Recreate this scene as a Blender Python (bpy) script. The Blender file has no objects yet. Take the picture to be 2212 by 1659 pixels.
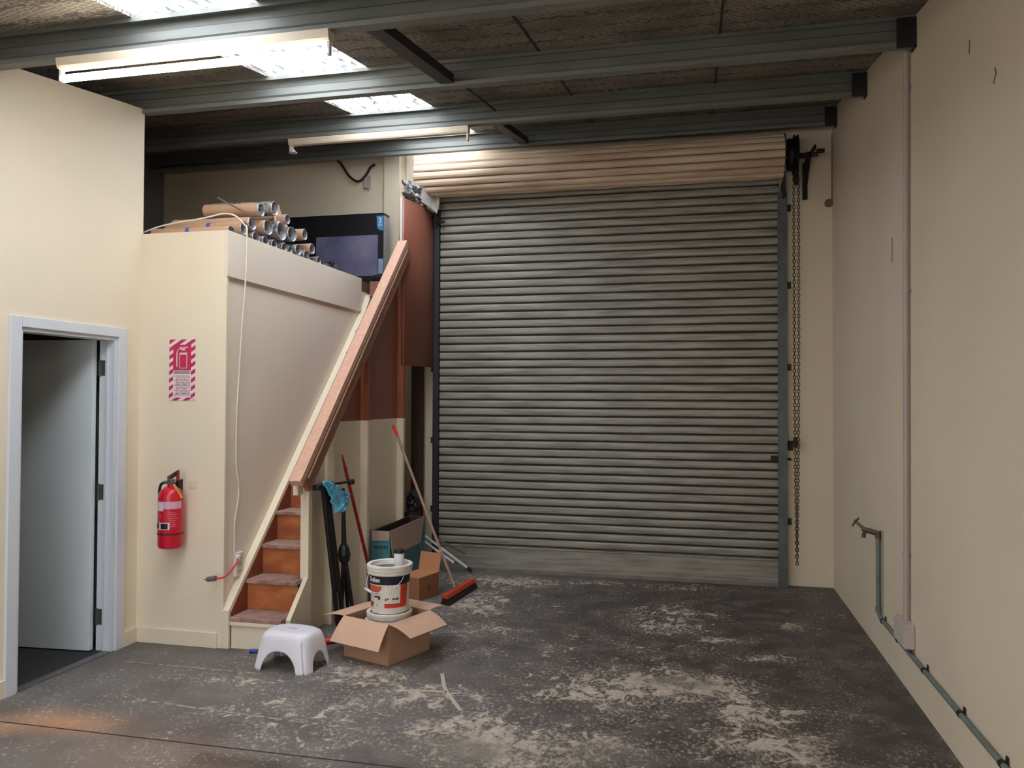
import bpy, bmesh, math, random
from mathutils import Vector, Matrix, noise
random.seed(7)
S = bpy.context.scene
C = S.collection
PI = math.pi

# ------------------------------------------------------------------ camera
H, YAW, PITCH, ROLL, F = 1.63, .228, .019, .0042, 1725.0
fw = Vector((-math.sin(YAW)*math.cos(PITCH), math.cos(YAW)*math.cos(PITCH), math.sin(PITCH)))
rt = Vector((math.cos(YAW), math.sin(YAW), 0)); up = rt.cross(fw)
r2 = rt*math.cos(ROLL)+up*math.sin(ROLL); u2 = up*math.cos(ROLL)-rt*math.sin(ROLL)
cd = bpy.data.cameras.new('camera'); cam = bpy.data.objects.new('camera', cd); C.objects.link(cam)
M = Matrix((( r2.x, u2.x, -fw.x, 0), (r2.y, u2.y, -fw.y, 0), (r2.z, u2.z, -fw.z, H), (0, 0, 0, 1)))
cam.matrix_world = M
cd.sensor_fit = 'HORIZONTAL'; cd.sensor_width = 36; cd.lens = F*36/2212; cd.clip_start = .02
S.camera = cam
# ------------------------------------------------------------------ world, exposure
w = bpy.data.worlds.new('world'); S.world = w; w.use_nodes = True
w.node_tree.nodes['Background'].inputs[0].default_value = (.75, .87, 1, 1)
w.node_tree.nodes['Background'].inputs[1].default_value = 1.0
S.view_settings.view_transform = 'Standard'; S.view_settings.look = 'None'
S.view_settings.gamma = 1; S.view_settings.use_curve_mapping = False
S.view_settings.exposure = 0.88
SKY_L = 5.2        # daylight coming through the translucent roof strip
FRONT_L = 2.0      # fill light from the glowing window added behind the viewer
TUBE_L = 14.0      # the lit fluorescent tubes
S.cycles.max_bounces = 8; S.cycles.diffuse_bounces = 6

# ------------------------------------------------------------------ materials
def lin(c):
    return tuple(((v/255)/12.92 if v/255 <= .04045 else ((v/255+.055)/1.055)**2.4) for v in c)
def nodes(name):
    m = bpy.data.materials.new(name); m.use_nodes = True
    nt = m.node_tree
    return m, nt, nt.nodes, nt.nodes['Principled BSDF']
def mat(name, rgb, rough=.6, metal=0, var=.08, scale=8, bump=0, bscale=60, stretch=(1, 1, 1), spec=.5, rgb2=None, lo=.35, hi=.65):
    """sRGB colour with soft procedural noise variation towards rgb2 (or a slightly darker tone)"""
    m, nt, N, b = nodes(name)
    a = lin(rgb); c2 = lin(rgb2) if rgb2 else tuple(v*(1-var) for v in a)
    tc = N.new('ShaderNodeTexCoord'); mp = N.new('ShaderNodeMapping'); mp.inputs['Scale'].default_value = stretch
    nt.links.new(tc.outputs['Object'], mp.inputs['Vector'])
    n = N.new('ShaderNodeTexNoise'); n.inputs['Scale'].default_value = scale; n.inputs['Detail'].default_value = 5
    nt.links.new(mp.outputs[0], n.inputs['Vector'])
    cr = N.new('ShaderNodeValToRGB'); cr.color_ramp.elements[0].position = lo; cr.color_ramp.elements[1].position = hi
    cr.color_ramp.elements[0].color = (*c2, 1); cr.color_ramp.elements[1].color = (*a, 1)
    nt.links.new(n.outputs['Fac'], cr.inputs[0]); nt.links.new(cr.outputs[0], b.inputs['Base Color'])
    b.inputs['Roughness'].default_value = rough; b.inputs['Metallic'].default_value = metal
    b.inputs['Specular IOR Level'].default_value = spec
    if bump:
        n2 = N.new('ShaderNodeTexNoise'); n2.inputs['Scale'].default_value = bscale; n2.inputs['Detail'].default_value = 4
        nt.links.new(mp.outputs[0], n2.inputs['Vector'])
        bp = N.new('ShaderNodeBump'); bp.inputs['Strength'].default_value = bump; bp.inputs['Distance'].default_value = .01
        nt.links.new(n2.outputs['Fac'], bp.inputs['Height']); nt.links.new(bp.outputs[0], b.inputs['Normal'])
    return m
def emit(name, rgb, L):
    m, nt, N, b = nodes(name)
    b.inputs['Base Color'].default_value = (*rgb, 1); b.inputs['Emission Color'].default_value = (*rgb, 1)
    b.inputs['Emission Strength'].default_value = L
    return m

cream = mat('cream_wall_paint', (235, 222, 200), .55, var=.05, scale=1.3, bump=.05, bscale=40)
creamr = mat('cream_block_paint', (226, 211, 188), .6, var=.06, scale=1.1, bump=.08, bscale=30)
creampale = mat('pale_cream_board', (230, 218, 202), .5, var=.04, scale=2)
creamgloss = mat('cream_gloss_trim', (235, 223, 199), .4, var=.05, scale=3)
whitetrim = mat('white_door_trim', (214, 219, 228), .45, var=.03)
leafm = mat('pale_blue_door_paint', (222, 231, 236), .45, var=.04, scale=2)
steel = mat('galvanised_purlin', (126, 128, 124), .58, metal=.15, var=.25, scale=5, stretch=(.4, 2, 4))
steeld = mat('dark_painted_steel', (46, 46, 50), .5, metal=.3, var=.2)
guidem = mat('galvanised_guide', (100, 104, 104), .5, metal=.3, var=.3, scale=9)
blackst = mat('black_hoist_steel', (26, 24, 26), .5, metal=.4, var=.3)
rust = mat('rusty_bolt', (60, 36, 30), .8, var=.4, scale=30)
chainm = mat('chain_steel', (62, 54, 46), .6, metal=.1, var=.3)
wood = mat('pink_pine', (214, 168, 146), .55, var=.14, scale=6, stretch=(6, 1, 6))
woodb = mat('brown_timber', (164, 110, 90), .55, var=.25, scale=6, stretch=(6, 1, 6))
studb = mat('stained_stud', (162, 88, 62), .5, var=.2, scale=6, stretch=(6, 6, .6))
ply = mat('brown_hardboard', (142, 86, 68), .4, var=.14, scale=2.2, stretch=(1, 1, .5))
riserm = mat('orange_plywood_riser', (186, 112, 66), .45, rgb2=(150, 82, 48), scale=7, stretch=(.7, 1, 1.6))
strm = mat('varnished_stringer', (132, 72, 52), .45, var=.3, scale=5)
treadm = mat('worn_tread_timber', (176, 142, 130), .7, rgb2=(132, 98, 90), scale=12, stretch=(1, 5, 1))
carton = mat('cardboard', (180, 140, 116), .75, var=.05, scale=4)
cartonin = mat('cardboard_flap', (208, 170, 146), .75, var=.04, scale=4)
cartonbr = mat('cardboard_orange', (196, 136, 98), .75, var=.06, scale=6)
kraft = mat('kraft_tube_paper', (200, 162, 132), .7, var=.12, scale=9)
foil = mat('crumpled_foil', (196, 194, 196), .4, metal=.25, rgb2=(92, 92, 100), scale=26, bump=.5, bscale=60)
foild = mat('dark_foil', (60, 62, 74), .5, metal=.2, rgb2=(24, 24, 30), scale=20, bump=.5, bscale=40)
blackp = mat('black_plastic', (24, 24, 27), .45, var=.3)
tarp = mat('navy_black_tarp', (36, 38, 52), .6, var=.4, scale=12)
whitep = mat('white_plastic', (228, 226, 238), .35, var=.02)
pailw = mat('pail_white', (232, 226, 220), .4, rgb2=(196, 186, 172), scale=6, lo=.25, hi=.5)
navy = mat('navy_print', (22, 22, 40), .4, var=.1)
orange = mat('orange_red_print', (206, 66, 44), .4, var=.1)
redm = mat('extinguisher_red', (206, 26, 54), .28, var=.06)
redd = mat('red_pole_paint', (172, 24, 46), .4, rgb2=(110, 20, 34), scale=40)
signr = mat('sign_red', (198, 44, 84), .5, var=.05)
signw = mat('sign_white', (236, 214, 220), .5, var=.03)
textg = mat('grey_print', (120, 116, 124), .6)
pink = mat('pale_label', (214, 168, 190), .5, var=.03)
labw = mat('white_label', (220, 214, 222), .5, var=.03)
yellow = mat('yellow_tag', (214, 186, 90), .5)
chrome = mat('brushed_metal', (160, 158, 156), .35, metal=.8, var=.2, scale=20)
hosec = mat('black_rubber', (34, 30, 32), .6)
plugm = mat('grey_plug', (104, 98, 96), .5)
corded = mat('red_lead', (206, 40, 62), .45)
cable = mat('white_cable', (224, 214, 200), .5, var=.04)
teal = mat('teal_carton_print', (76, 136, 146), .55, rgb2=(58, 112, 124), scale=3)
tealtx = mat('teal_dark_print', (34, 74, 84), .6)
greyb = mat('grey_board_inside', (176, 156, 146), .75, var=.05)
dkbrown = mat('dark_carton_inside', (70, 44, 36), .8)
broomo = mat('orange_broom_plastic', (214, 70, 34), .4, var=.1, scale=10)
pole = mat('grey_wood_handle', (170, 138, 122), .6, var=.25, scale=14)
bluebag = mat('blue_plastic_bag', (110, 200, 240), .35, var=.2, scale=18)
bluec = mat('blue_plastic', (42, 70, 170), .4)
tubegreen = mat('green_grey_pipe', (118, 128, 124), .5, var=.25, scale=6)
brass = mat('tarnished_brass', (112, 92, 70), .5, metal=.5, var=.3, scale=20)
conduit = mat('grey_conduit', (176, 164, 160), .45, var=.06)
tvblack = mat('black_carton_print', (18, 17, 22), .5)
tvcable = mat('badge_blue', (72, 140, 196), .5)
tape = mat('blue_tape', (66, 104, 176), .5)
drumm = mat('cream_rolled_steel', (214, 192, 168), .5, rgb2=(184, 156, 132), scale=3, stretch=(.5, 3, 3), lo=.3, hi=.6)
carpet = mat('dark_office_carpet', (52, 50, 54), .95, var=.3, scale=160)
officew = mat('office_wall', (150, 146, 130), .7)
ragm = mat('dusty_pink_rag', (122, 92, 96), .8, var=.2, scale=20)
darkjunk = mat('dark_plastic_wrap', (60, 54, 58), .35, rgb2=(24, 22, 26), scale=14, bump=.4, bscale=30)

def curtain_mat():
    m, nt, N, b = nodes('roller_door_paint')
    tc = N.new('ShaderNodeTexCoord'); mp = N.new('ShaderNodeMapping'); mp.inputs['Scale'].default_value = (.7, 1, 9)
    nt.links.new(tc.outputs['Object'], mp.inputs['Vector'])
    n = N.new('ShaderNodeTexNoise'); n.inputs['Scale'].default_value = 3.0; n.inputs['Detail'].default_value = 6
    nt.links.new(mp.outputs[0], n.inputs['Vector'])
    cr = N.new('ShaderNodeValToRGB')
    cr.color_ramp.elements[0].position = .38; cr.color_ramp.elements[1].position = .58
    cr.color_ramp.elements[0].color = (*lin((126, 120, 112)), 1); cr.color_ramp.elements[1].color = (*lin((154, 150, 140)), 1)
    nt.links.new(n.outputs['Fac'], cr.inputs[0]); nt.links.new(cr.outputs[0], b.inputs['Base Color'])
    b.inputs['Roughness'].default_value = .42; b.inputs['Metallic'].default_value = .1
    return m
curtm = curtain_mat()
grime_shade = mat('grimy_shaded_joint', (58, 52, 46), .8, rgb2=(34, 30, 27), scale=6, stretch=(1, 1, 6))  # slat joints: grime, with the shade of the grooves painted in too

def hatch_mat():
    """hazard sign stripes: diagonal red and white"""
    m, nt, N, b = nodes('sign_stripes')
    tc = N.new('ShaderNodeTexCoord'); sp = N.new('ShaderNodeSeparateXYZ')
    nt.links.new(tc.outputs['Object'], sp.inputs[0])
    a = N.new('ShaderNodeMath'); a.operation = 'MULTIPLY_ADD'; a.inputs[1].default_value = -.62
    nt.links.new(sp.outputs['X'], a.inputs[0]); nt.links.new(sp.outputs['Z'], a.inputs[2])
    d = N.new('ShaderNodeMath'); d.operation = 'MULTIPLY'; d.inputs[1].default_value = 1/.0515
    nt.links.new(a.outputs[0], d.inputs[0])
    f = N.new('ShaderNodeMath'); f.operation = 'FRACT'; nt.links.new(d.outputs[0], f.inputs[0])
    g = N.new('ShaderNodeMath'); g.operation = 'GREATER_THAN'; g.inputs[1].default_value = .48
    nt.links.new(f.outputs[0], g.inputs[0])
    mx = N.new('ShaderNodeMix'); mx.data_type = 'RGBA'
    mx.inputs[6].default_value = (*lin((238, 212, 222)), 1); mx.inputs[7].default_value = (*lin((178, 52, 90)), 1)
    nt.links.new(g.outputs[0], mx.inputs[0]); nt.links.new(mx.outputs[2], b.inputs['Base Color'])
    b.inputs['Roughness'].default_value = .5
    return m
stripes = hatch_mat()

def roof_mat():
    """foil faced insulation held up by diagonal wire netting"""
    m, nt, N, b = nodes('roof_insulation_netting')
    tc = N.new('ShaderNodeTexCoord')
    n = N.new('ShaderNodeTexNoise'); n.inputs['Scale'].default_value = 3; n.inputs['Detail'].default_value = 6
    nt.links.new(tc.outputs['Object'], n.inputs['Vector'])
    cr = N.new('ShaderNodeValToRGB')
    cr.color_ramp.elements[0].position = .35; cr.color_ramp.elements[1].position = .65
    cr.color_ramp.elements[0].color = (*lin((116, 110, 102)), 1); cr.color_ramp.elements[1].color = (*lin((158, 150, 140)), 1)
    nt.links.new(n.outputs['Fac'], cr.inputs[0])
    v = N.new('ShaderNodeTexVoronoi'); v.feature = 'DISTANCE_TO_EDGE'; v.inputs['Scale'].default_value = 30; v.inputs['Randomness'].default_value = .4
    mp = N.new('ShaderNodeMapping'); mp.inputs['Scale'].default_value = (.75, 1.25, 1); mp.inputs['Rotation'].default_value = (0, 0, .5)
    nt.links.new(tc.outputs['Object'], mp.inputs['Vector']); nt.links.new(mp.outputs[0], v.inputs['Vector'])
    g = N.new('ShaderNodeMapRange'); g.inputs[1].default_value = .04; g.inputs[2].default_value = .12; g.inputs[3].default_value = 1; g.inputs[4].default_value = 0
    nt.links.new(v.outputs['Distance'], g.inputs[0])
    mx = N.new('ShaderNodeMix'); mx.data_type = 'RGBA'; mx.inputs[7].default_value = (*lin((78, 72, 66)), 1)
    nt.links.new(g.outputs[0], mx.inputs[0]); nt.links.new(cr.outputs[0], mx.inputs[6]); nt.links.new(mx.outputs[2], b.inputs['Base Color'])
    bp = N.new('ShaderNodeBump'); bp.inputs['Strength'].default_value = .5; bp.inputs['Distance'].default_value = .02
    nt.links.new(v.outputs['Distance'], bp.inputs['Height']); nt.links.new(bp.outputs[0], b.inputs['Normal'])
    b.inputs['Roughness'].default_value = .65; b.inputs['Metallic'].default_value = .15
    return m
roofm = roof_mat()

def sky_mat():
    """translucent corrugated sheet lit by the sky, with netting and dirt lines lying on it"""
    m, nt, N, b = nodes('translucent_roof_sheet')
    tc = N.new('ShaderNodeTexCoord'); mp = N.new('ShaderNodeMapping'); mp.inputs['Scale'].default_value = (30, 3.0, 1)
    nt.links.new(tc.outputs['Object'], mp.inputs['Vector'])
    n = N.new('ShaderNodeTexNoise'); n.inputs['Scale'].default_value = 2.2; n.inputs['Detail'].default_value = 3
    nt.links.new(mp.outputs[0], n.inputs['Vector'])
    g = N.new('ShaderNodeMapRange'); g.inputs[1].default_value = .545; g.inputs[2].default_value = .585; g.inputs[3].default_value = 1; g.inputs[4].default_value = .02
    nt.links.new(n.outputs['Fac'], g.inputs[0])
    mu = N.new('ShaderNodeMath'); mu.operation = 'MULTIPLY'; mu.inputs[1].default_value = SKY_L
    nt.links.new(g.outputs[0], mu.inputs[0])
    b.inputs['Base Color'].default_value = (.3, .32, .34, 1)
    b.inputs['Emission Color'].default_value = (.88, .94, 1, 1)
    nt.links.new(mu.outputs[0], b.inputs['Emission Strength'])
    return m
skym = sky_mat()
tubem = emit('lit_fluorescent_tube', (1, .88, .70), TUBE_L)
tubeoff = mat('frosted_tube', (224, 220, 210), .3, var=.02)
battenm = mat('batten_enamel', (222, 206, 184), .4, var=.06)

def floor_mat():
    m, nt, N, b = nodes('worn_painted_concrete')
    tc = N.new('ShaderNodeTexCoord'); L = nt.links.new
    def noi(sc, det=6, st=(1, 1, 1), dis=0, rough=.6):
        mp = N.new('ShaderNodeMapping'); mp.inputs['Scale'].default_value = st; L(tc.outputs['Object'], mp.inputs['Vector'])
        n = N.new('ShaderNodeTexNoise'); n.inputs['Scale'].default_value = sc; n.inputs['Detail'].default_value = det
        n.inputs['Roughness'].default_value = rough; n.inputs['Distortion'].default_value = dis
        L(mp.outputs[0], n.inputs['Vector']); return n.outputs['Fac']
    def mr(v, a, c, lo=0, hi=1):
        g = N.new('ShaderNodeMapRange'); g.inputs[1].default_value = a; g.inputs[2].default_value = c
        g.inputs[3].default_value = lo; g.inputs[4].default_value = hi; L(v, g.inputs[0]); return g.outputs[0]
    def math_(op, a, c):
        g = N.new('ShaderNodeMath'); g.operation = op
        for i, v in enumerate((a, c)):
            if isinstance(v, float): g.inputs[i].default_value = v
            else: L(v, g.inputs[i])
        return g.outputs[0]
    def mix(f, a, c):
        x = N.new('ShaderNodeMix'); x.data_type = 'RGBA'; L(f, x.inputs[0])
        for i, v in ((6, a), (7, c)):
            if isinstance(v, tuple): x.inputs[i].default_value = (*lin(v), 1)
            else: L(v, x.inputs[i])
        return x.outputs[2]
    def attr(nm):
        a = N.new('ShaderNodeAttribute'); a.attribute_name = nm; return a.outputs['Fac']
    base = mix(mr(noi(1.6, 5), .35, .65), (88, 82, 80), (112, 108, 107))
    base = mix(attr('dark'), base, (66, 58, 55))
    base = mix(mr(noi(5, 8, rough=.7), .45, .7, 0, .6), base, (134, 126, 120))
    base = mix(attr('rust'), base, (214, 156, 108))
    wear = attr('wear')
    # flakes: fine noise compared with a threshold that the wear attribute lowers
    n1 = noi(13, 10, (1, .8, 1), .8, .68); n2 = noi(3.2, 4, dis=.4)
    s = math_('ADD', n1, math_('MULTIPLY', math_('SUBTRACT', n2, .5), .35))
    s = math_('ADD', s, math_('MULTIPLY', wear, .24))
    f = mr(s, .625, .70)
    n3 = noi(46, 7, (1, .8, 1), .3, .7)
    s3 = math_('ADD', n3, math_('MULTIPLY', math_('SUBTRACT', n2, .5), .30))
    s3 = math_('ADD', s3, math_('MULTIPLY', wear, .13))
    f3 = math_('MULTIPLY', mr(s3, .56, .66), .75)
    f = math_('MAXIMUM', f, f3)
    pc = mix(mr(noi(40, 4), .4, .65), (182, 168, 154), (216, 203, 189))
    col = mix(f, base, pc)
    col = mix(math_('MULTIPLY', attr('patch'), mr(noi(9, 6), .3, .5)), col, (132, 124, 114))
    L(col, b.inputs['Base Color'])
    L(mr(noi(2.5, 4), .3, .7, .42, .75), b.inputs['Roughness'])
    bp = N.new('ShaderNodeBump'); bp.inputs['Strength'].default_value = .35; bp.inputs['Distance'].default_value = .006
    L(f, bp.inputs['Height']); L(bp.outputs[0], b.inputs['Normal'])
    return m
floorm = floor_mat()

# ------------------------------------------------------------------ mesh helpers
class MB:
    def __init__(s): s.b = bmesh.new()
    def box(s, x0, x1, y0, y1, z0, z1):
        v = [s.b.verts.new(p) for p in ((x0,y0,z0),(x1,y0,z0),(x1,y1,z0),(x0,y1,z0),(x0,y0,z1),(x1,y0,z1),(x1,y1,z1),(x0,y1,z1))]
        for f in ((3,2,1,0),(4,5,6,7),(0,1,5,4),(1,2,6,5),(2,3,7,6),(3,0,4,7)): s.b.faces.new([v[i] for i in f])
        return s
    def hexa(s, pts):
        v = [s.b.verts.new(p) for p in pts]
        for f in ((3,2,1,0),(4,5,6,7),(0,1,5,4),(1,2,6,5),(2,3,7,6),(3,0,4,7)): s.b.faces.new([v[i] for i in f])
        return s
    def prism(s, poly, axis, a, b):
        """poly of 2D points extruded along axis from a to b"""
        def P(p, t):
            return {'x': (t, p[0], p[1]), 'y': (p[0], t, p[1]), 'z': (p[0], p[1], t)}[axis]
        A = [s.b.verts.new(P(p, a)) for p in poly]; B = [s.b.verts.new(P(p, b)) for p in poly]
        n = len(poly)
        s.b.faces.new(A[::-1]); s.b.faces.new(B)
        for i in range(n): s.b.faces.new((A[i], A[(i+1)%n], B[(i+1)%n], B[i]))
        return s
    def tube(s, pts, r, n=10, caps=True):
        pts = [Vector(p) for p in pts]; rs = r if isinstance(r, (list, tuple)) else [r]*len(pts)
        rings = []; prev = None
        for i, p in enumerate(pts):
            t = (pts[min(i+1, len(pts)-1)]-pts[max(i-1, 0)]).normalized()
            if prev is None:
                a = Vector((0, 0, 1)) if abs(t.z) < .9 else Vector((1, 0, 0)); u = t.cross(a).normalized()
            else: u = (prev-t*prev.dot(t)).normalized()
            prev = u; v = t.cross(u)
            rings.append([s.b.verts.new(p+(u*math.cos(k*2*PI/n)+v*math.sin(k*2*PI/n))*rs[i]) for k in range(n)])
        for a, b in zip(rings, rings[1:]):
            for k in range(n): s.b.faces.new((a[k], a[(k+1)%n], b[(k+1)%n], b[k]))
        if caps: s.b.faces.new(rings[0][::-1]); s.b.faces.new(rings[-1])
        return s
    def lathe(s, prof, c=(0, 0, 0), n=40, a0=0, a1=2*PI, axis='z'):
        full = abs(a1-a0-2*PI) < 1e-6; m = n if full else n+1
        rings = []
        for r, z in prof:
            ring = []
            for k in range(m):
                a = a0+(a1-a0)*k/n
                p = (r*math.cos(a), r*math.sin(a), z)
                if axis == 'x': p = (p[2], p[0], p[1])
                ring.append(s.b.verts.new((c[0]+p[0], c[1]+p[1], c[2]+p[2])))
            rings.append(ring)
        for a, b in zip(rings, rings[1:]):
            for k in range(n if full else n): 
                j = (k+1) % m
                s.b.faces.new((a[k], a[j], b[j], b[k]))
        return s
    def grid(s, f, nu, nv, wrap=False):
        V = [[s.b.verts.new(f(i/nu, j/nv)) for j in range(nv+(0 if wrap else 1))] for i in range(nu+1)]
        for i in range(nu):
            for j in range(nv):
                k = (j+1) % len(V[0]) if wrap else j+1
                s.b.faces.new((V[i][j], V[i+1][j], V[i+1][k], V[i][k]))
        return s
    def quad(s, pts, th=0):
        v = [s.b.verts.new(p) for p in pts]; s.b.faces.new(v); return s
    def slab(s, pts, th):
        """flat polygon given thickness th along its normal (downwards side)"""
        P = [Vector(p) for p in pts]; n = (P[1]-P[0]).cross(P[2]-P[0]).normalized()*th
        A = [s.b.verts.new(p) for p in P]; B = [s.b.verts.new(p-n) for p in P]; k = len(P)
        s.b.faces.new(A); s.b.faces.new(B[::-1])
        for i in range(k): s.b.faces.new((A[i], B[i], B[(i+1)%k], A[(i+1)%k]))
        return s

LOC = {}
def PT(name, mb, m, parent=None, smooth=False, bev=0, loc=None, local=False, solid=0, label=None, subsurf=0):
    """link one mesh object. Coordinates are world ones unless local=True; the origin becomes parent's or loc"""
    me = bpy.data.meshes.new(name)
    bm = mb.b
    bmesh.ops.recalc_face_normals(bm, faces=bm.faces[:])
    if not local:
        root = parent
        if parent is not None:
            mt = LOC[parent.name]
        elif loc is not None: mt = Matrix.Translation(loc)
        else:
            vs = [v.co for v in bm.verts]
            cx = (min(v.x for v in vs)+max(v.x for v in vs))/2; cy = (min(v.y for v in vs)+max(v.y for v in vs))/2
            mt = Matrix.Translation((cx, cy, min(v.z for v in vs)))
        bm.transform(mt.inverted())
    else:
        mt = LOC[parent.name] if parent is not None else Matrix.Translation(loc or (0, 0, 0))
    bm.to_mesh(me); bm.free()
    if smooth:
        me.polygons.foreach_set('use_smooth', [True]*len(me.polygons))
        try: me.set_sharp_from_angle(angle=math.radians(38))
        except Exception: pass
    me.materials.append(m)
    o = bpy.data.objects.new(name, me); C.objects.link(o)
    LOC[o.name] = mt
    if parent is not None: o.parent = parent
    else: o.matrix_world = mt
    if bev:
        md = o.modifiers.new('bevel', 'BEVEL'); md.width = bev; md.segments = 2; md.limit_method = 'ANGLE'
    if solid:
        md = o.modifiers.new('solid', 'SOLIDIFY'); md.thickness = solid; md.offset = 0
    if subsurf:
        md = o.modifiers.new('sub', 'SUBSURF'); md.levels = md.render_levels = subsurf
    if label: o['label'] = label
    return o
def tag(o, label, cat, group=None, kind=None):
    o['label'] = label; o['category'] = cat
    if group: o['group'] = group
    if kind: o['kind'] = kind
    return o
def thing(name, label, cat, loc=(0, 0, 0), rz=0, group=None, kind=None):
    o = bpy.data.objects.new(name, None); C.objects.link(o); o.empty_display_size = .1
    mt = Matrix.Translation(loc) @ Matrix.Rotation(rz, 4, 'Z'); o.matrix_world = mt; LOC[o.name] = mt
    return tag(o, label, cat, group, kind)
def struct(name, mb, m, parent=None, **k):
    o = PT(name, mb, m, parent, **k)
    if parent is None: o['kind'] = 'structure'
    return o
def text_mesh(txt, size, m, name, parent, place, extrude=.0006, bold=0):
    """letters turned to mesh; place maps (x, y, z) of the flat text to world"""
    cu = bpy.data.curves.new('letters', 'FONT'); cu.body = txt; cu.size = size; cu.extrude = extrude; cu.offset = bold
    cu.align_x = 'LEFT'; cu.resolution_u = 3
    t = bpy.data.objects.new('letters', cu); C.objects.link(t)
    bpy.context.view_layer.update()
    me = bpy.data.meshes.new_from_object(t.evaluated_get(bpy.context.evaluated_depsgraph_get()))
    bpy.data.objects.remove(t)
    mb = MB(); mb.b.from_mesh(me)
    for v in mb.b.verts: v.co = Vector(place(v.co.x, v.co.y, v.co.z))
    bpy.data.meshes.remove(me); bpy.data.curves.remove(cu)
    return PT(name, mb, m, parent)
def cat_curve(pts, n=6):
    """Catmull-Rom through points"""
    P = [Vector(p) for p in pts]; P = [2*P[0]-P[1]]+P+[2*P[-1]-P[-2]]; out = []
    for i in range(1, len(P)-2):
        for k in range(n):
            t = k/n; a, b, c, d = P[i-1:i+3]
            out.append(.5*((2*b)+(c-a)*t+(2*a-5*b+4*c-d)*t*t+(3*b-a-3*c+d)*t**3))
    out.append(P[-2]); return out

# ------------------------------------------------------------------ the room
XR, YB, XL, YM, XM, ZM = 1.155, 7.43, -3.66, 4.67, -3.005, 2.735
XF, YF = -5.55, -3.0           # far side wall of the loft, wall behind the camera
def roof(y): return 2.946+.166*y
SX0, SX1 = -2.72, -2.03

def build_floor():
    mb = MB(); nx, ny = 110, 160
    x0, x1, y0, y1 = XL, XR, YF, YB
    mb.grid(lambda u, v: (x0+(x1-x0)*u, y0+(y1-y0)*v, 0), nx, ny)
    o = struct('floor', mb, floorm, loc=(0, 0, 0))
    me = o.data
    blobs = [(-.27,4.62,.36,.30,1.0),(.05,4.66,.30,.22,1.0),(-.62,4.50,.35,.28,.9),(-.19,6.05,.28,.36,.85),(-.98,3.78,.42,.28,1.0),
             (-1.40,4.20,.24,.26,.8),(.30,4.36,.26,.26,.9),(.34,3.95,.30,.25,1.0),(-1.72,6.1,.34,.55,.75),(-1.7,6.95,.6,.3,.75),
             (-1.83,3.73,.5,.35,.45),(.13,5.63,.16,.08,.9),(.38,5.32,.22,.09,.8),(.66,6.08,.09,.1,.8),(-.77,3.5,.4,.3,.7),
             (-1.9,4.35,.45,.25,.65),(-.45,3.74,.35,.3,.6),(-1.0,5.1,.5,.5,.25),(-.3,5.2,.4,.5,.3),(-1.5,5.4,.4,.5,.4),(-2.5,4.18,.4,.15,.55),
             (-3.0,3.9,.5,.3,.15),(.1,3.4,.4,.3,.5),(-.2,2.9,.8,.5,.5),(-.5,7.15,1.6,.12,.5),(-2.3,3.75,.5,.12,.4)]
    W, D, R, K = [], [], [], []
    for v in me.vertices:
        x, y = v.co.x, v.co.y
        t = 0
        for bx, by, sx, sy, a in blobs:
            d = ((x-bx)/sx)**2+((y-by)/sy)**2
            if d < 6: t = max(t, a*math.exp(-d*.8))
        W.append(t-.12)
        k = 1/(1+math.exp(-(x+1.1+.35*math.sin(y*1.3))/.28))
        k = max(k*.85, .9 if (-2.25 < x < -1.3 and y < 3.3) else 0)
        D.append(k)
        R.append(.6*max(math.exp(-(((x+3.1)/.32)**2+((y-3.42)/.13)**2)), .8*math.exp(-(((x+3.4)/.3)**2+((y-3.32)/.09)**2)), .25*math.exp(-((y-3.35)/.05)**2) if x < -2.2 else 0, .22*math.exp(-(((x+2.5)/.5)**2+((y-3.2)/.25)**2))))
        K.append(max(math.exp(-(((x+1.02)/.28)**2+((y-3.62)/.16)**2)*1.4), .9*math.exp(-(((x+.1)/.25)**2+((y-4.75)/.09)**2)), .6*math.exp(-(((x+.45)/.2)**2+((y-3.72)/.15)**2))))
    for nm, data in (('wear', W), ('dark', D), ('rust', R), ('patch', K)):
        a = me.attributes.new(nm, 'FLOAT', 'POINT'); a.data.foreach_set('value', data)
    return o
build_floor()
# saw cut joint across the slab and the scraped white lines, thin marks lying in the surface
jm = mat('dark_joint_filler', (52, 40, 38), .9, var=.3, scale=9)
struct('trim_1', MB().box(XL, XR, 3.354, 3.362, 0, .0012), jm)
ln = mat('worn_white_line', (172, 158, 146), .8, rgb2=(112, 104, 98), scale=22, lo=.42, hi=.56)
struct('trim_2', MB().slab([(-3.45, 4.288, .0014), (-2.5, 4.292, .0014), (-2.5, 4.305, .0014), (-3.45, 4.302, .0014)], .0012), ln)
struct('trim_3', MB().slab([(-2.9, 3.76, .0014), (-1.6, 3.68, .0014), (-1.6, 3.695, .0014), (-2.9, 3.775, .0014)], .0012), ln)
cm = MB()
for pp in ([(-1.476,4.556),(-1.40,4.36),(-1.357,4.276)], [(-1.357,4.276),(-1.206,4.041)], [(-1.357,4.276),(-1.46,4.27),(-1.60,4.24)]):
    for (ax, ay), (bx, by) in zip(pp, pp[1:]):
        d = Vector((bx-ax, by-ay, 0)).normalized(); n = Vector((-d.y, d.x, 0))*.011
        cm.slab([(ax+n.x, ay+n.y, .0015), (ax-n.x, ay-n.y, .0015), (bx-n.x, by-n.y, .0015), (bx+n.x, by+n.y, .0015)], .0013)
struct('trim_4', cm, mat('filled_crack', (196, 182, 168), .8, var=.1, scale=20))

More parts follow.
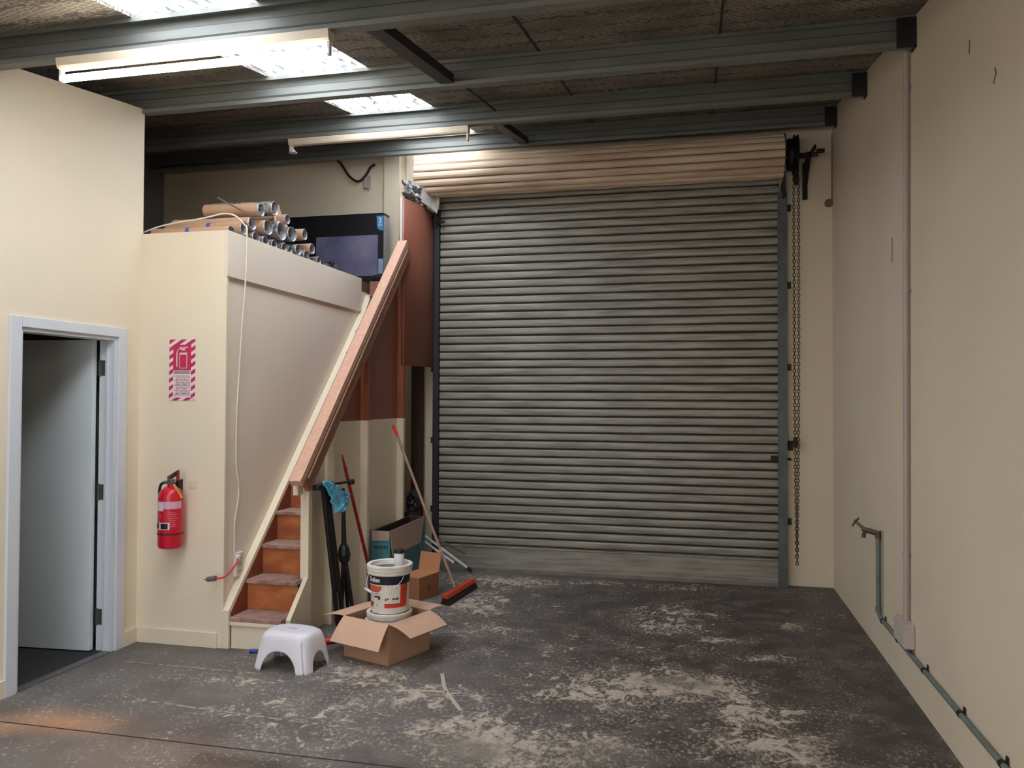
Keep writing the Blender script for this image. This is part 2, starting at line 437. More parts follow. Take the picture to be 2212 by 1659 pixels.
# walls (15 cm solids)
def slope_wall(x0, x1, y0, y1, z0, z1):
    """wall running in y with a sloping top"""
    return MB().hexa([(x0,y0,0),(x1,y0,0),(x1,y1,0),(x0,y1,0),(x0,y0,z0),(x1,y0,z0),(x1,y1,z1),(x0,y1,z1)])
struct('wall_right', slope_wall(XR, XR+.15, YF, YB+.15, roof(YF), roof(YB+.15)), creamr)
struct('wall_back', MB().box(XF-.15, XR, YB, YB+.15, 0, roof(YB)), creamr)
mb = MB(); wx0, wx1, wz1 = -2.6, .4, 2.25
mb.box(XF-.15, wx0, YF-.15, YF, 0, roof(YF)).box(wx1, XR+.15, YF-.15, YF, 0, roof(YF)).box(wx0, wx1, YF-.15, YF, wz1, roof(YF)-.0).box(wx0, wx1, YF-.15, YF, 0, .5)
struct('wall_front', mb, cream)
struct('fill_window', MB().box(wx0, wx1, YF-.09, YF-.07, .5, wz1), emit('added_fill_glazing', (1, .98, .95), FRONT_L))  # added glowing window, unseen, filling the room from behind
mb = MB()
for x in (wx0, -1.62, -.62, wx1-.05): mb.box(x, x+.05, YF-.065, YF-.01, .5, wz1)
mb.box(wx0+.05, wx1-.05, YF-.06, YF-.015, .5, .55).box(wx0+.05, wx1-.05, YF-.06, YF-.015, wz1-.05, wz1)
struct('trim_12', mb, whitetrim)
struct('wall_loft_side', slope_wall(XF-.15, XF, YF, YB, roof(YF), roof(YB)), mat('dimmed_loft_grey', (112, 110, 108), .8, var=.2, scale=3))  # grey darkened to cut bounce light and keep the loft dim
# left wall with the doorway: opening Y 3.70..4.46, Z 0..2.02
D0, D1, DZ = 3.69, 4.455, 2.02
def lw(y): return 3.59+.138*(y-4.676)
WT = .11
mb = MB()
mb.hexa([(XL-WT,YF,0),(XL,YF,0),(XL,D0,0),(XL-WT,D0,0),(XL-WT,YF,lw(YF)),(XL,YF,lw(YF)),(XL,D0,lw(D0)),(XL-WT,D0,lw(D0))])
mb.hexa([(XL-WT,D0,DZ),(XL,D0,DZ),(XL,D1,DZ),(XL-WT,D1,DZ),(XL-WT,D0,lw(D0)),(XL,D0,lw(D0)),(XL,D1,lw(D1)),(XL-WT,D1,lw(D1))])
mb.hexa([(XL-WT,D1,0),(XL,D1,0),(XL,YM+.02,0),(XL-WT,YM+.02,0),(XL-WT,D1,lw(D1)),(XL,D1,lw(D1)),(XL,YM+.02,lw(YM)),(XL-WT,YM+.02,lw(YM))])
struct('wall_left', mb, cream, loc=(XL, 0, 0))
# office beyond the doorway
struct('floor_office', MB().box(XF, XL, 2.2, YM-.02, -.02, .004), carpet)
struct('ceiling_office', MB().box(XF, XL-WT, 2.2, YM+.02, 2.42, 2.46), officew)
struct('wall_office_back', MB().box(XF, XL-WT, YM-.1, YM+.02, .004, 2.42), officew)
struct('wall_office_front', MB().box(XF, XL-WT, 2.1, 2.2, 0, 2.46), officew)
struct('trim_5', MB().box(XL-.05, XL+.012, D0+.03, D1-.03, 0, .007), mat('aluminium_threshold', (130, 128, 132), .4, metal=.6, var=.2))
# mezzanine box
struct('wall_mezzanine_front', MB().box(XL, XM-.02, YM, YM+.09, 0, ZM), cream)
struct('wall_mezzanine_side', MB().box(XM-.09, XM-.018, YM+.002, YB, 0, 2.62), creampale)
struct('trim_6', MB().box(XM-.02, XM, YM, 6.82, 2.43, ZM), creampale, bev=.002)
struct('trim_7', MB().box(XM-.02, XM-.004, YM, YM+.02, 0, 2.43), cream)
struct('floor_loft', MB().box(XF, XM-.02, YM+.09, YB, 2.62, 2.72), mat('loft_boards', (120, 92, 72), .7, var=.2, scale=4))
# baseboards
struct('baseboard_mezzanine', MB().box(XL+.016, XM-.045, YM-.014, YM, 0, .10), creamgloss, bev=.003)
struct('baseboard_left', MB().box(XL, XL+.016, D1+.075, YM, 0, .10), creamgloss, bev=.003)
struct('baseboard_left_near', MB().box(XL, XL+.016, YF, D0-.075, 0, .10), creamgloss, bev=.003)

# ceiling: two insulated bays with the translucent strip between them
def roofslab(x0, x1, th=.05, up_=0):
    return MB().hexa([(x0,YF,roof(YF)+up_),(x1,YF,roof(YF)+up_),(x1,YB,roof(YB)+up_),(x0,YB,roof(YB)+up_),
                      (x0,YF,roof(YF)+up_+th),(x1,YF,roof(YF)+up_+th),(x1,YB,roof(YB)+up_+th),(x0,YB,roof(YB)+up_+th)])
struct('ceiling', roofslab(SX1, XR+.15), roofm, loc=(0, 0, 0))
struct('ceiling_left', roofslab(XF-.15, SX0), roofm, loc=(0, 0, 0))
mb = MB(); nn = 54
def skyp(u, v):
    x = SX0+(SX1-SX0)*u; y = YF+(YB-YF)*v
    return (x, y, roof(y)+.022+.012*math.sin(u*2*PI*9))
mb.grid(skyp, nn, 2)
struct('window_1', mb, skym, loc=(0, 0, 0), smooth=True, solid=.002)
# sheet laps / straps in the insulation
for i, x in enumerate((-.93, .12)):
    struct('trim_%d' % (8+i), MB().hexa([(x,-1,roof(-1)-.006),(x+.012,-1,roof(-1)-.006),(x+.012,YB,roof(YB)-.006),(x,YB,roof(YB)-.006),
        (x,-1,roof(-1)+.002),(x+.012,-1,roof(-1)+.002),(x+.012,YB,roof(YB)+.002),(x,YB,roof(YB)+.002)]), steeld)

# purlins: C sections facing the camera, with lips
def purlin(y, label):
    zb = roof(y)-.165; zt = roof(y)+.002; x0, x1 = XF, XR-.006
    t = thing('roof_purlin', label, 'roof beam', ((x0+x1)/2, y, zb), group='steel purlins under the roof')
    d = .062
    prof = [(y+d, zb), (y, zb), (y, zb+.022), (y+.0025, zb+.022), (y+.0025, zb+.0025), (y+d-.0025, zb+.0025),
            (y+d-.0025, zt-.0025), (y+.0025, zt-.0025), (y+.0025, zt-.022), (y, zt-.022), (y, zt), (y+d, zt)]
    # web dented outwards so that the face shows a crease
    prof = [(y+d, zb), (y, zb), (y, zb+.024), (y+.004, zb+.024), (y+.004, zb+.004), (y+d-.004, zb+.004), (y+d-.004, zb+.05),
            (y+d-.014, zb+.06), (y+d-.014, zb+.105), (y+d-.004, zb+.115), (y+d-.004, zt-.004), (y+.004, zt-.004), (y+.004, zt-.024), (y, zt-.024), (y, zt), (y+d, zt)]
    PT('channel', MB().prism(prof, 'x', x0, x1), steel, t)
    PT('wall_cleat', MB().box(XR-.10, XR-.001, y-.006, y+.0, zb-.012, zt-.015).box(XR-.012, XR-.001, y-.006, y+.075, zb-.012, zb), steeld, t)
    for z in (zb+.05, zb+.11): PT('cleat_bolt', MB().tube([(XR-.05, y-.018, z), (XR-.05, y, z)], .009, 6), steeld, t)
    return t
purlin(7.16, 'dark steel purlin closest to the roller door, just above its roll')
purlin(5.94, 'grey steel purlin carrying the unlit batten light')
purlin(4.66, 'long grey steel purlin beyond the lit tube, below the large skylight panel')
purlin(3.38, 'grey steel purlin nearest the viewer with the lit fluorescent batten under it')
purlin(2.1, 'grey steel purlin overhead, just outside the top of the view')
purlin(.82, 'grey steel purlin overhead by the viewer with the added fill batten under it')
def bridge(x, y0, y1, label):
    z = lambda y: roof(y)-.15
    w_, h_ = .085, .055
    mb = MB().hexa([(x,y0,z(y0)),(x+w_,y0,z(y0)),(x+w_,y1,z(y1)),(x,y1,z(y1)),(x,y0,z(y0)+h_),(x+w_,y0,z(y0)+h_),(x+w_,y1,z(y1)+h_),(x,y1,z(y1)+h_)])
    o = PT('purlin_bridging', mb, steeld); tag(o, label, 'brace')
bridge(-1.54, 3.44, 4.655, 'black steel bridging channel between the two nearest purlins')
bridge(-1.60, 6.0, 7.155, 'short dark bridging piece between the purlins by the roller door')
o = PT('tie_rod', MB().tube([(-1.52, 4.72, roof(4.72)-.07), (-1.52, 5.95, roof(5.95)-.07)], .008, 6), steeld)
tag(o, 'thin dark steel rod linking the middle two purlins', 'rod')

# doorway joinery
d = thing('door_1', 'white door frame with a pale blue door leaf opened into the office', 'door', (XL, D1, 0)); d['kind'] = 'structure'
mb = MB()
for a, b_ in ((D0-.075, D0), (D1, D1+.075)): mb.box(XL, XL+.018, a, b_, 0, DZ+.06)
mb.box(XL, XL+.018, D0, D1, DZ, DZ+.06)
PT('architrave', mb, whitetrim, d, bev=.003)
mb = MB()
mb.box(XL-WT-.002, XL+.002, D0, D0+.022, .001, DZ); mb.box(XL-WT-.002, XL+.002, D1-.022, D1, .001, DZ); mb.box(XL-WT-.002, XL+.002, D0+.022, D1-.022, DZ-.022, DZ)
mb.box(XL-.052, XL-.04, D1-.034, D1-.022, .001, DZ-.022); mb.box(XL-.052, XL-.04, D0+.022, D0+.034, .001, DZ-.022)
PT('jamb', mb, whitetrim, d, bev=.002)
# leaf hinged at the far jamb, swung back into the office
a = math.radians(184); hx, hy = XL-WT-.004, D1-.03
dx, dy = math.cos(a), math.sin(a); nx_, ny_ = -dy, dx
L_ = .76; th = .036
def lf(s, t, z): return (hx+dx*s+nx_*t, hy+dy*s+ny_*t, z)
leaf = PT('door_leaf', MB().hexa([lf(.012,0,.012), lf(L_,0,.012), lf(L_,th,.012), lf(.012,th,.012), lf(.012,0,2.0), lf(L_,0,2.0), lf(L_,th,2.0), lf(.012,th,2.0)]), leafm, d, bev=.002)
for z in (.22, 1.02, 1.82):
    hg = MB().tube([(hx+.004, hy+.012, z-.05), (hx+.004, hy+.012, z+.05)], .008, 8)
    hg.box(hx-.03, hx, hy+.018, hy+.021, z-.05, z+.05)
    hg.box(hx+.008, hx+.045, D1-.026, D1-.0225, z-.05, z+.05)
    hg.tube([(hx+.004, hy+.012, z-.056), (hx+.004, hy+.012, z-.05)], .0095, 8).tube([(hx+.004, hy+.012, z+.05), (hx+.004, hy+.012, z+.056)], .0095, 8)
    PT('hinge', hg, mat('hinge_steel', (96, 94, 96), .4, metal=.5), leaf)
# back wall pilaster left of the roller door, and small fittings
struct('trim_10', MB().box(-3.03, -2.87, YB-.03, YB, 2.735, roof(YB)), creamr)
struct('trim_11', MB().box(-2.80, -2.72, YB-.02, YB, 2.735, roof(YB)), creamr)

# ------------------------------------------------------------------ roller door
RD = thing('roller_door', 'large grey corrugated steel roller door, closed, in the back wall', 'roller door', (-.87, 7.37, 0))
X0, X1 = -2.44, .705
PITCH_ = .0765; ZB0, ZT0 = .245, 3.60
def curtain():
    mb = MB(); n = int((ZT0-ZB0)/PITCH_)+1; xs = 26
    prof = [(0, 0), (.007, .001), (.012, -.013), (.018, -.0165), (.036, -.0185), (.056, -.0180), (.0685, -.0155), (.0715, -.003)]
    rows = []
    for k in range(n):
        wob = [random.uniform(-.0022, .0022) for _ in range(7)]
        for dz, dy in prof:
            row = []
            for i in range(xs+1):
                u = i/xs; q = u*6; j = min(int(q), 5); w_ = wob[j]*(1-(q-j))+wob[j+1]*(q-j)
                z = ZB0+k*PITCH_+dz+w_*.9
                row.append(mb.b.verts.new((X0+(X1-X0)*u, 7.385+dy+w_*.6, z)))
            rows.append(row)
    top = len(rows)
    mats = []
    for r, (a, b) in enumerate(zip(rows, rows[1:])):
        for i in range(xs):
            f = mb.b.faces.new((a[i], a[i+1], b[i+1], b[i]))
            f.material_index = 1 if (r % len(prof)) in (0, 7) else 0
    return mb
o = PT('curtain', curtain(), curtm, RD, smooth=False); o.data.materials.append(grime_shade)
PT('bottom_rail', MB().box(X0, X1, 7.355, 7.385, .02, .238).box(X0, X1, 7.345, 7.355, .225, .238), curtm, RD, bev=.004)
PT('weather_seal', MB().box(X0, X1, 7.35, 7.39, .0, .03), mat('pale_door_sill', (132, 124, 118), .7, var=.3, scale=7), RD)
GDS = []
for (a, b_) in ((X0-.045, X0+.012), (X1-.015, X1+.062)):
    GD = PT('guide', MB().box(a, b_, 7.325, 7.345, 0, 3.46).box(a, a+.006, 7.345, 7.43, 0, 3.46).box(b_-.006, b_, 7.345, 7.43, 0, 3.46), guidem if a > 0 else steeld, RD, bev=.002); GDS.append(GD)
for z in (3.33, 2.645, 1.92, 1.23, .565):
    for s_, x in ((1, X1+.062), (-1, X0-.045)):
        x0_, x1_ = (x, x+.038) if s_ > 0 else (x-.038, x)
        PT('fixing_tab', MB().box(x0_, x1_, 7.395, 7.425, z-.028, z+.028).box(x0_, x1_, 7.38, 7.40, z+.012, z+.026).box(x0_, x1_, 7.38, 7.40, z-.026, z-.012), steeld, GDS[1] if s_ > 0 else GDS[0])
PT('lock_bolt', MB().box(X1-.075, X1-.016, 7.335, 7.362, 1.09, 1.145).tube([(X1+.06, 7.36, 1.115), (X1+.095, 7.36, 1.115)], .013, 8), rust, RD, bev=.003)
PT('shackle_lock', MB().box(X1+.075, X1+.11, 7.36, 7.40, 1.19, 1.27).box(X1+.062, X1+.14, 7.37, 7.385, 1.26, 1.275).box(X1+.115, X1+.15, 7.345, 7.38, 1.22, 1.31), rust, RD, bev=.004)
# the roll
DC = (7.185, 3.732); RR = .178
mb = MB(); nr = 15; rows = []
seg = []
for k in range(nr):
    for f_, dr in ((.0, -.012), (.06, -.010), (.16, .004), (.34, .010), (.62, .010), (.84, .004), (.94, -.010)):
        seg.append(((k+f_)/nr*2*PI, RR+dr))
xs = [X0-.135+i*(X1+.015-X0+.135)/24 for i in range(25)]
V = []
for i, x in enumerate(xs):
    ring = []
    for j, (a, r) in enumerate(seg):
        w_ = .0025*math.sin(i*1.3+(j//7)*2.1)
        ring.append(mb.b.verts.new((x, DC[0]+(r+w_)*math.cos(a+.15+w_), DC[1]+(r+w_)*math.sin(a+.15+w_))))
    V.append(ring)
for i in range(len(xs)-1):
    for j in range(len(seg)):
        k = (j+1) % len(seg); f = mb.b.faces.new((V[i][j], V[i+1][j], V[i+1][k], V[i][k]))
        f.material_index = 1 if j % 7 in (6, 0) else 0
mb.b.faces.new(V[0][::-1]); mb.b.faces.new(V[-1])
o = PT('roll', mb, drumm, RD); o.data.materials.append(mat('roll_groove_brown', (120, 92, 76), .7, var=.2))  # grooves between the ribs are a darker brown
mb = MB()
for k in range(nr):
    a = (k+.0)/nr*2*PI+.15
    mb.tube([(X1+.015, DC[0]+RR*.99*math.cos(a), DC[1]+RR*.99*math.sin(a)), (X1+.03, DC[0]+RR*.99*math.cos(a), DC[1]+RR*.99*math.sin(a))], .016, 8)
PT('drum_disc_left', MB().tube([(X0-.150, *DC), (X0-.136, *DC)], .155, 24), mat('pinkish_drum_end', (178, 158, 152), .5), RD)
PT('drum_disc', mb.tube([(X1+.016, *DC), (X1+.024, *DC)], .15, 20), steeld, RD)
PT('axle', MB().tube([(X1+.02, *DC), (X1+.30, *DC)], .018, 10), steeld, RD)
PT('end_bracket', MB().box(X0-.175, X0-.155, 7.19, 7.43, 3.68, 3.75).box(X0-.175, X0-.155, 7.39, 7.43, 3.45, 3.75), steeld, RD)
PT('guide_stop', MB().tube([(X0-.02, 7.30, 3.325), (X0+.07, 7.30, 3.335)], .014, 8).box(X0-.03, X0+.0, 7.30, 7.36, 3.29, 3.45), steeld, RD)
PT('lead_in_plate', MB().box(X1+.02, X1+.036, 7.15, 7.43, 3.40, 3.55), steeld, RD, bev=.003)

# chain hoist at the right end
CH = thing('chain_hoist', 'black chain wheel and bracket at the right end of the door roll', 'chain hoist', (.86, 7.20, 3.40))
PT('gear_housing', MB().tube([(.755, 7.18, 3.735), (.80, 7.18, 3.735)], .135, 24), blackst, CH, bev=.004)
PT('chain_wheel', MB().tube([(.802, 7.18, 3.735), (.815, 7.18, 3.735), (.822, 7.18, 3.735), (.835, 7.18, 3.735)], [.17, .155, .155, .17], 28), blackst, CH)
PT('chain_guard', MB().box(.795, .842, 7.12, 7.16, 3.50, 3.60).box(.80, .838, 7.10, 7.14, 3.46, 3.53), blackst, CH, bev=.004)
PT('support_bracket', MB().box(.905, .945, 7.39, 7.428, 3.40, 3.72).hexa([(.905,7.17,3.70),(.945,7.17,3.70),(.945,7.428,3.50),(.905,7.428,3.50),(.905,7.17,3.755),(.945,7.17,3.755),(.945,7.428,3.58),(.905,7.428,3.58)])
   .box(.84, .95, 7.16, 7.19, 3.70, 3.745).hexa([(.93,7.16,3.70),(.99,7.16,3.78),(.99,7.19,3.78),(.93,7.19,3.70),(.93,7.16,3.745),(.98,7.16,3.82),(.98,7.19,3.82),(.93,7.19,3.745)])
   .tube([(.99, 7.175, 3.755), (1.055, 7.175, 3.755)], .019, 8), blackst, CH, bev=.003)
def chain(x, y, z0, z1, dx=0.0):
    mb = MB(); n = int((z1-z0)/.0285)
    for k in range(n):
        t = k/max(n-1, 1); z = z1-(z1-z0)*t; xx = x+dx*t**3
        ux = (1, 0) if k % 2 == 0 else (.25, .97)
        pts = []
        for q in range(9):
            a = q*2*PI/8; px = math.cos(a)*.0105; pz = math.sin(a)*.0185
            pts.append((xx+ux[0]*px, y+ux[1]*px, z+pz))
        mb.tube(pts, .0034, 5, caps=False)
    return mb
PT('hand_chain', chain(.798, 7.10, .26, 3.50, .018), chainm, CH, label='rusty chain strand on the left of the loop')
PT('hand_chain', chain(.835, 7.10, .26, 3.50, -.018), chainm, CH, label='rusty chain strand on the right of the loop')

# ------------------------------------------------------------------ stair
ST = thing('staircase', 'steep narrow timber stair with worn treads and orange plywood risers', 'stairs', (-2.78, 4.68, 0))
RISE, RUN = .2035, .1925
SLX0, SLX1, SRX0, SRX1 = XM-.016, -2.967, -2.60, -2.567
z0_ = .247; Y0_ = 4.667; sl = 1.006
PT('stringer', MB().prism([(Y0_, 0), (Y0_+.06, 0), (Y0_+.23, .10), (6.95, 2.22), (6.95, 2.60), (6.82, 2.43), (Y0_, z0_)], 'x', SLX0, SLX1), creamgloss, ST, bev=.002, label='cream painted board against the mezzanine wall')
PT('stringer_lining', MB().prism([(Y0_+.02, .01), (Y0_+.06, .01), (6.9, 2.3), (6.9, 2.45), (6.8, 2.38), (Y0_+.02, z0_-.02)], 'x', SLX1, SLX1+.004), strm, ST)
PT('outer_lining', MB().prism([(5.04, .02), (6.9, 1.9), (6.9, 2.55), (5.04, .72)], 'x', -2.655, -2.643), strm, ST)
PT('stringer', MB().prism([(4.74, 0), (4.978, 0), (4.978, .42), (4.74, .19)], 'x', SRX0, SRX1), creamgloss, ST, bev=.002, label='cream painted board at the open side')
for k in range(12):
    y = 4.671+RUN*k; z = .205+RISE*k
    if k < 11:
        PT('tread', MB().box(SLX1+.004, SRX0, y, y+RUN+.035, z-.028, z) if k == 0 else MB().box(SLX1+.004, -2.656, y, y+RUN+.035, z-.028, z).box(-2.656, SRX0, y, 4.978, z-.028, z) if k == 1 else MB().box(SLX1+.004, -2.656, y, y+RUN+.035, z-.028, z), treadm, ST, bev=.005)
    PT('riser', MB().box(SLX1+.004, SRX0 if k < 2 else -2.656, y+.022, y+.036, z-RISE+.002 if k else 0, z-.028), riserm if k else creamgloss, ST, label='cream painted bottom riser' if k == 0 else None)
PT('kick_moulding', MB().box(SLX1+.002, SRX0-.002, 4.673, 4.69, .152, .178), creamgloss, ST, bev=.003)
PT('landing', MB().box(SLX1, -2.60, 6.92, YB-.002, 2.58, 2.72), woodb, ST)

# side partition of the stair: studs with sheets on the inner side
SP = thing('stair_side_panel', 'stud partition beside the stair, cream below and brown board above', 'partition', (-2.60, 5.9, 0))
def zr(y): return 1.0+(y-4.90)*1.013       # underside of the rail
PT('newel_post', MB().box(-2.628, -2.567, 4.98, 5.03, 0, 1.06), creamgloss, SP, bev=.003)
PT('lower_sheet', MB().prism([(5.03, 0), (6.80, 0), (6.80, 1.455), (5.34, 1.455), (5.03, 1.12)], 'x', -2.642, -2.628), cream, SP)
PT('upper_sheet', MB().prism([(5.34, 1.455), (6.80, 1.455), (6.80, 2.96)], 'x', -2.642, -2.628), ply, SP, label='brown hardboard infill below the handrail')
for y in (5.34, 5.96, 6.755):
    PT('stud', MB().box(-2.628, -2.567, y, y+.045, 0, 1.455), creamgloss, SP, bev=.002, label='cream painted lower length of stud')
    PT('stud', MB().box(-2.628, -2.567, y, y+.045, 1.455, zr(y)), studb, SP, bev=.002, label='bare brown upper length of stud')

HR = thing('handrail', 'sloping pink pine handrail along the outer side of the stair', 'handrail', (-2.55, 4.8, 1.05))
def beam(y0, z0, L, x0, x1, h0, h1, ang=math.atan(1.013)):
    c, s_ = math.cos(ang), math.sin(ang)
    def p(x, t, h): return (x, y0+c*t-s_*h, z0+s_*t+c*h)
    return MB().hexa([p(x0,0,h0), p(x1,0,h0), p(x1,L,h0), p(x0,L,h0), p(x0,0,h1), p(x1,0,h1), p(x1,L,h1), p(x0,L,h1)])
PT('rail_top', beam(4.795, 1.055, 2.74, -2.60, -2.515, 0, .05), wood, HR, bev=.003)
PT('rail_side_board', beam(4.84, 1.085, 2.70, -2.563, -2.525, -.115, -.004), woodb, HR, bev=.003)
PT('rail_bead', beam(4.86, 1.11, 2.62, -2.523, -2.513, -.022, -.008), wood, HR)
PT('rail_block', MB().box(-2.62, -2.585, 4.86, 4.93, .985, 1.075), creamgloss, HR)

# bowed brown sheet standing between the stair top and the roller door
SH = thing('hardboard_sheet', 'tall bowed brown hardboard sheet beside the left edge of the roller door', 'board', (-2.53, 7.0, 1.93))
def shp(u, v):
    y = 6.735+.60*u; x = -2.582+.082*u+.045*math.sin(u*PI*.9)
    return (x, y, 1.93+(3.44-.02*u-1.93)*v)
PT('sheet', MB().grid(shp, 18, 2), ply, SH, smooth=True, solid=.005)
PT('white_edge_strip', MB().box(-2.595, -2.579, 6.72, 6.732, 2.95, 3.44), mat('white_edge', (240, 232, 226), .5), SH)

# crumpled foil insulation poking out over the sheet
def crumple(c, s, seed, amp=.35, sub=4):
    mb = MB(); bmesh.ops.create_icosphere(mb.b, subdivisions=sub, radius=1)
    for v in mb.b.verts:
        n = noise.noise(v.co*1.7+Vector((seed, 0, 0)))+.6*noise.noise(v.co*4+Vector((0, seed, 0)))+.3*noise.noise(v.co*9+Vector((0, seed, 3)))
        k = 1+n*amp*1.6
        v.co = Vector((c[0]+v.co.x*s[0]*k, c[1]+v.co.y*s[1]*k, c[2]+v.co.z*s[2]*k))
    return mb
o = PT('foil_insulation_scrap', crumple((-2.575, 7.0, 3.535), (.075, .19, .08), 3, .42), foil)
tag(o, 'crumpled silver foil insulation stuffed above the brown sheet', 'insulation')
o = PT('torn_paper_wrap', MB().slab([(-2.51,7.05,3.62),(-2.44,7.22,3.60),(-2.395,7.2,3.52),(-2.40,7.2,3.44),(-2.40,7.16,3.38),(-2.44,7.12,3.42),(-2.50,6.98,3.46)], .004), mat('pale_torn_paper', (186, 176, 172), .7, var=.2, scale=12))
tag(o, 'pale torn wrapping hanging below the left end of the roll', 'paper')

# ------------------------------------------------------------------ batten lights
def batten(x0, x1, y, z, lit, label):
    t = thing('batten_light', label, 'light', ((x0+x1)/2, y, z), group='fluorescent batten lights')
    hb = .052
    PT('batten_body', MB().prism([(y-.035, z+hb), (y-.028, z+.012), (y-.02, z), (y+.02, z), (y+.028, z+.012), (y+.035, z+hb)], 'x', x0, x1), battenm, t, bev=.002)
    for x in (x0+.002, x1-.018):
        PT('lampholder', MB().box(x, x+.016, y-.014, y+.014, z-.062, z), whitep if lit else battenm, t, bev=.003)
    if lit:
        PT('tube', MB().tube([(x0+.019, y, z-.044), (x1-.019, y, z-.044)], .019, 14), tubem, t, smooth=True)
    return t
batten(-3.15, -1.66, 3.40, 3.289, True, 'lit fluorescent batten hanging at the upper left')
batten(-3.28, -1.74, 5.975, 3.712, False, 'white batten without its tube under the purlin near the loft')
batten(-1.2, .3, .80, 2.85, True, 'added fluorescent batten out of view, lit to fill the room')  # extra lit batten added out of view as fill
o = PT('dangling_lampholder', MB().lathe([(.0, .03), (.012, .03), (.018, .012), (.034, .004), (.036, -.002), (.015, -.006), (0, -.006)], (-3.25, 5.975, 3.655), 16).tube([(-3.25, 5.975, 3.68), (-3.25, 5.975, 3.712)], .003, 6), labw, smooth=True)
tag(o, 'small white fitting dangling below the left end of the unlit batten', 'light fitting')
o = PT('black_cable', MB().tube(cat_curve([(-3.62, 7.35, 4.08), (-3.50, 7.38, 4.0), (-3.40, 7.39, 3.86), (-3.30, 7.39, 3.80), (-3.22, 7.39, 3.86), (-3.17, 7.38, 3.93), (-3.12, 7.38, 3.96)]), .012, 8), blackp, smooth=True)
tag(o, 'black cable sagging against the back wall above the loft', 'cable')
o = PT('wall_hook', MB().tube([(-3.24, 7.41, 3.86), (-3.24, 7.41, 3.74), (-3.20, 7.41, 3.73), (-3.19, 7.41, 3.71)], .006, 6).box(-3.25, -3.18, 7.415, 7.43, 3.73, 3.86), conduit)
tag(o, 'small pale bracket on the back wall under the black cable', 'bracket')

# ------------------------------------------------------------------ things on the right wall
CD = thing('electrical_conduit', 'long grey vertical conduit ending in a switch box on the right wall', 'conduit', (XR, 4.83, .29))
PT('pipe', MB().tube([(XR-.022, 4.79, roof(4.79)-.004), (XR-.022, 4.80, 3.3), (XR-.022, 4.825, 2.2), (XR-.022, 4.85, .41)], .0155, 12), conduit, CD, smooth=True)
for z, y in ((3.37, 4.80), (2.24, 4.823), (.775, 4.85)):
    PT('saddle_clip', MB().tube([(XR-.022, y, z-.008), (XR-.022, y, z+.008)], .020, 12).box(XR-.004, XR-.0005, y-.035, y+.035, z-.007, z+.007), conduit, CD)
bx = PT('junction_box', MB().box(XR-.055, XR-.001, 4.75, 4.98, .275, .41), mat('box_plastic', (196, 182, 180), .45), CD, bev=.005)
PT('box_lid', MB().box(XR-.062, XR-.0551, 4.76, 4.97, .285, .40), mat('box_lid_plastic', (202, 190, 186), .45), bx, bev=.002)
TP = thing('water_tap', 'brass garden tap on a grey green riser pipe at the right wall', 'tap', (XR, 5.55, .24))
PT('riser_pipe', MB().tube([(XR-.022, 5.555, .76), (XR-.022, 5.555, .27)], .015, 10), tubegreen, TP, smooth=True)
PT('backing_strip', MB().box(XR-.008, XR-.001, 5.50, 5.535, .27, .80), mat('backing_strip', (164, 160, 148), .6), TP)
TB_ = PT('tap_body', MB().tube([(XR-.022, 5.555, .745), (XR-.022, 5.555, .79)], .019, 10).tube([(XR-.022, 5.555, .775), (XR-.07, 5.60, .785), (XR-.10, 5.63, .79)], [.016, .018, .013], 10)
   .tube([(XR-.085, 5.615, .79), (XR-.095, 5.625, .755), (XR-.095, 5.625, .735)], [.013, .012, .014], 10).tube([(XR-.09, 5.62, .79), (XR-.135, 5.66, .83)], [.012, .008], 8), brass, TP, smooth=True)
PT('tap_handle', MB().tube([(XR-.125, 5.63, .86), (XR-.15, 5.70, .80)], .006, 6).tube([(XR-.132, 5.662, .832), (XR-.142, 5.668, .838)], .012, 8), brass, TB_)
WP = thing('water_pipe', 'grey green pipe clipped low along the right wall towards the tap', 'pipe', (XR, 4.4, .24))
PT('pipe', MB().tube([(XR-.02, 5.555, .285), (XR-.02, 5.54, .255), (XR-.02, 5.48, .247), (XR-.02, 4.5, .243), (XR-.02, 3.9, .243), (XR-.02, YF, .25)], .0125, 10), tubegreen, WP, smooth=True)
for y in (5.44, 5.04, 4.50, 3.92, 3.42, 2.9):
    PT('pipe_clip', MB().tube([(XR-.02, y-.012, .2445), (XR-.02, y+.012, .2445)], .0165, 8).box(XR-.006, XR-.001, y-.012, y+.012, .215, .275), steeld, WP)
PT('elbow', MB().tube([(XR-.022, 5.555, .31), (XR-.022, 5.555, .275)], .019, 10), tubegreen, WP)
o = PT('wall_cable', MB().tube([(XR-.006, 7.40, 3.97), (XR-.006, 7.42, 3.35)], .004, 6).tube([(XR-.03, 7.425, 3.36), (XR-.03, 7.40, 3.36)], .035, 14), mat('corner_cable', (120, 100, 78), .6))
tag(o, 'thin cable with a round cover in the far right corner', 'cable')

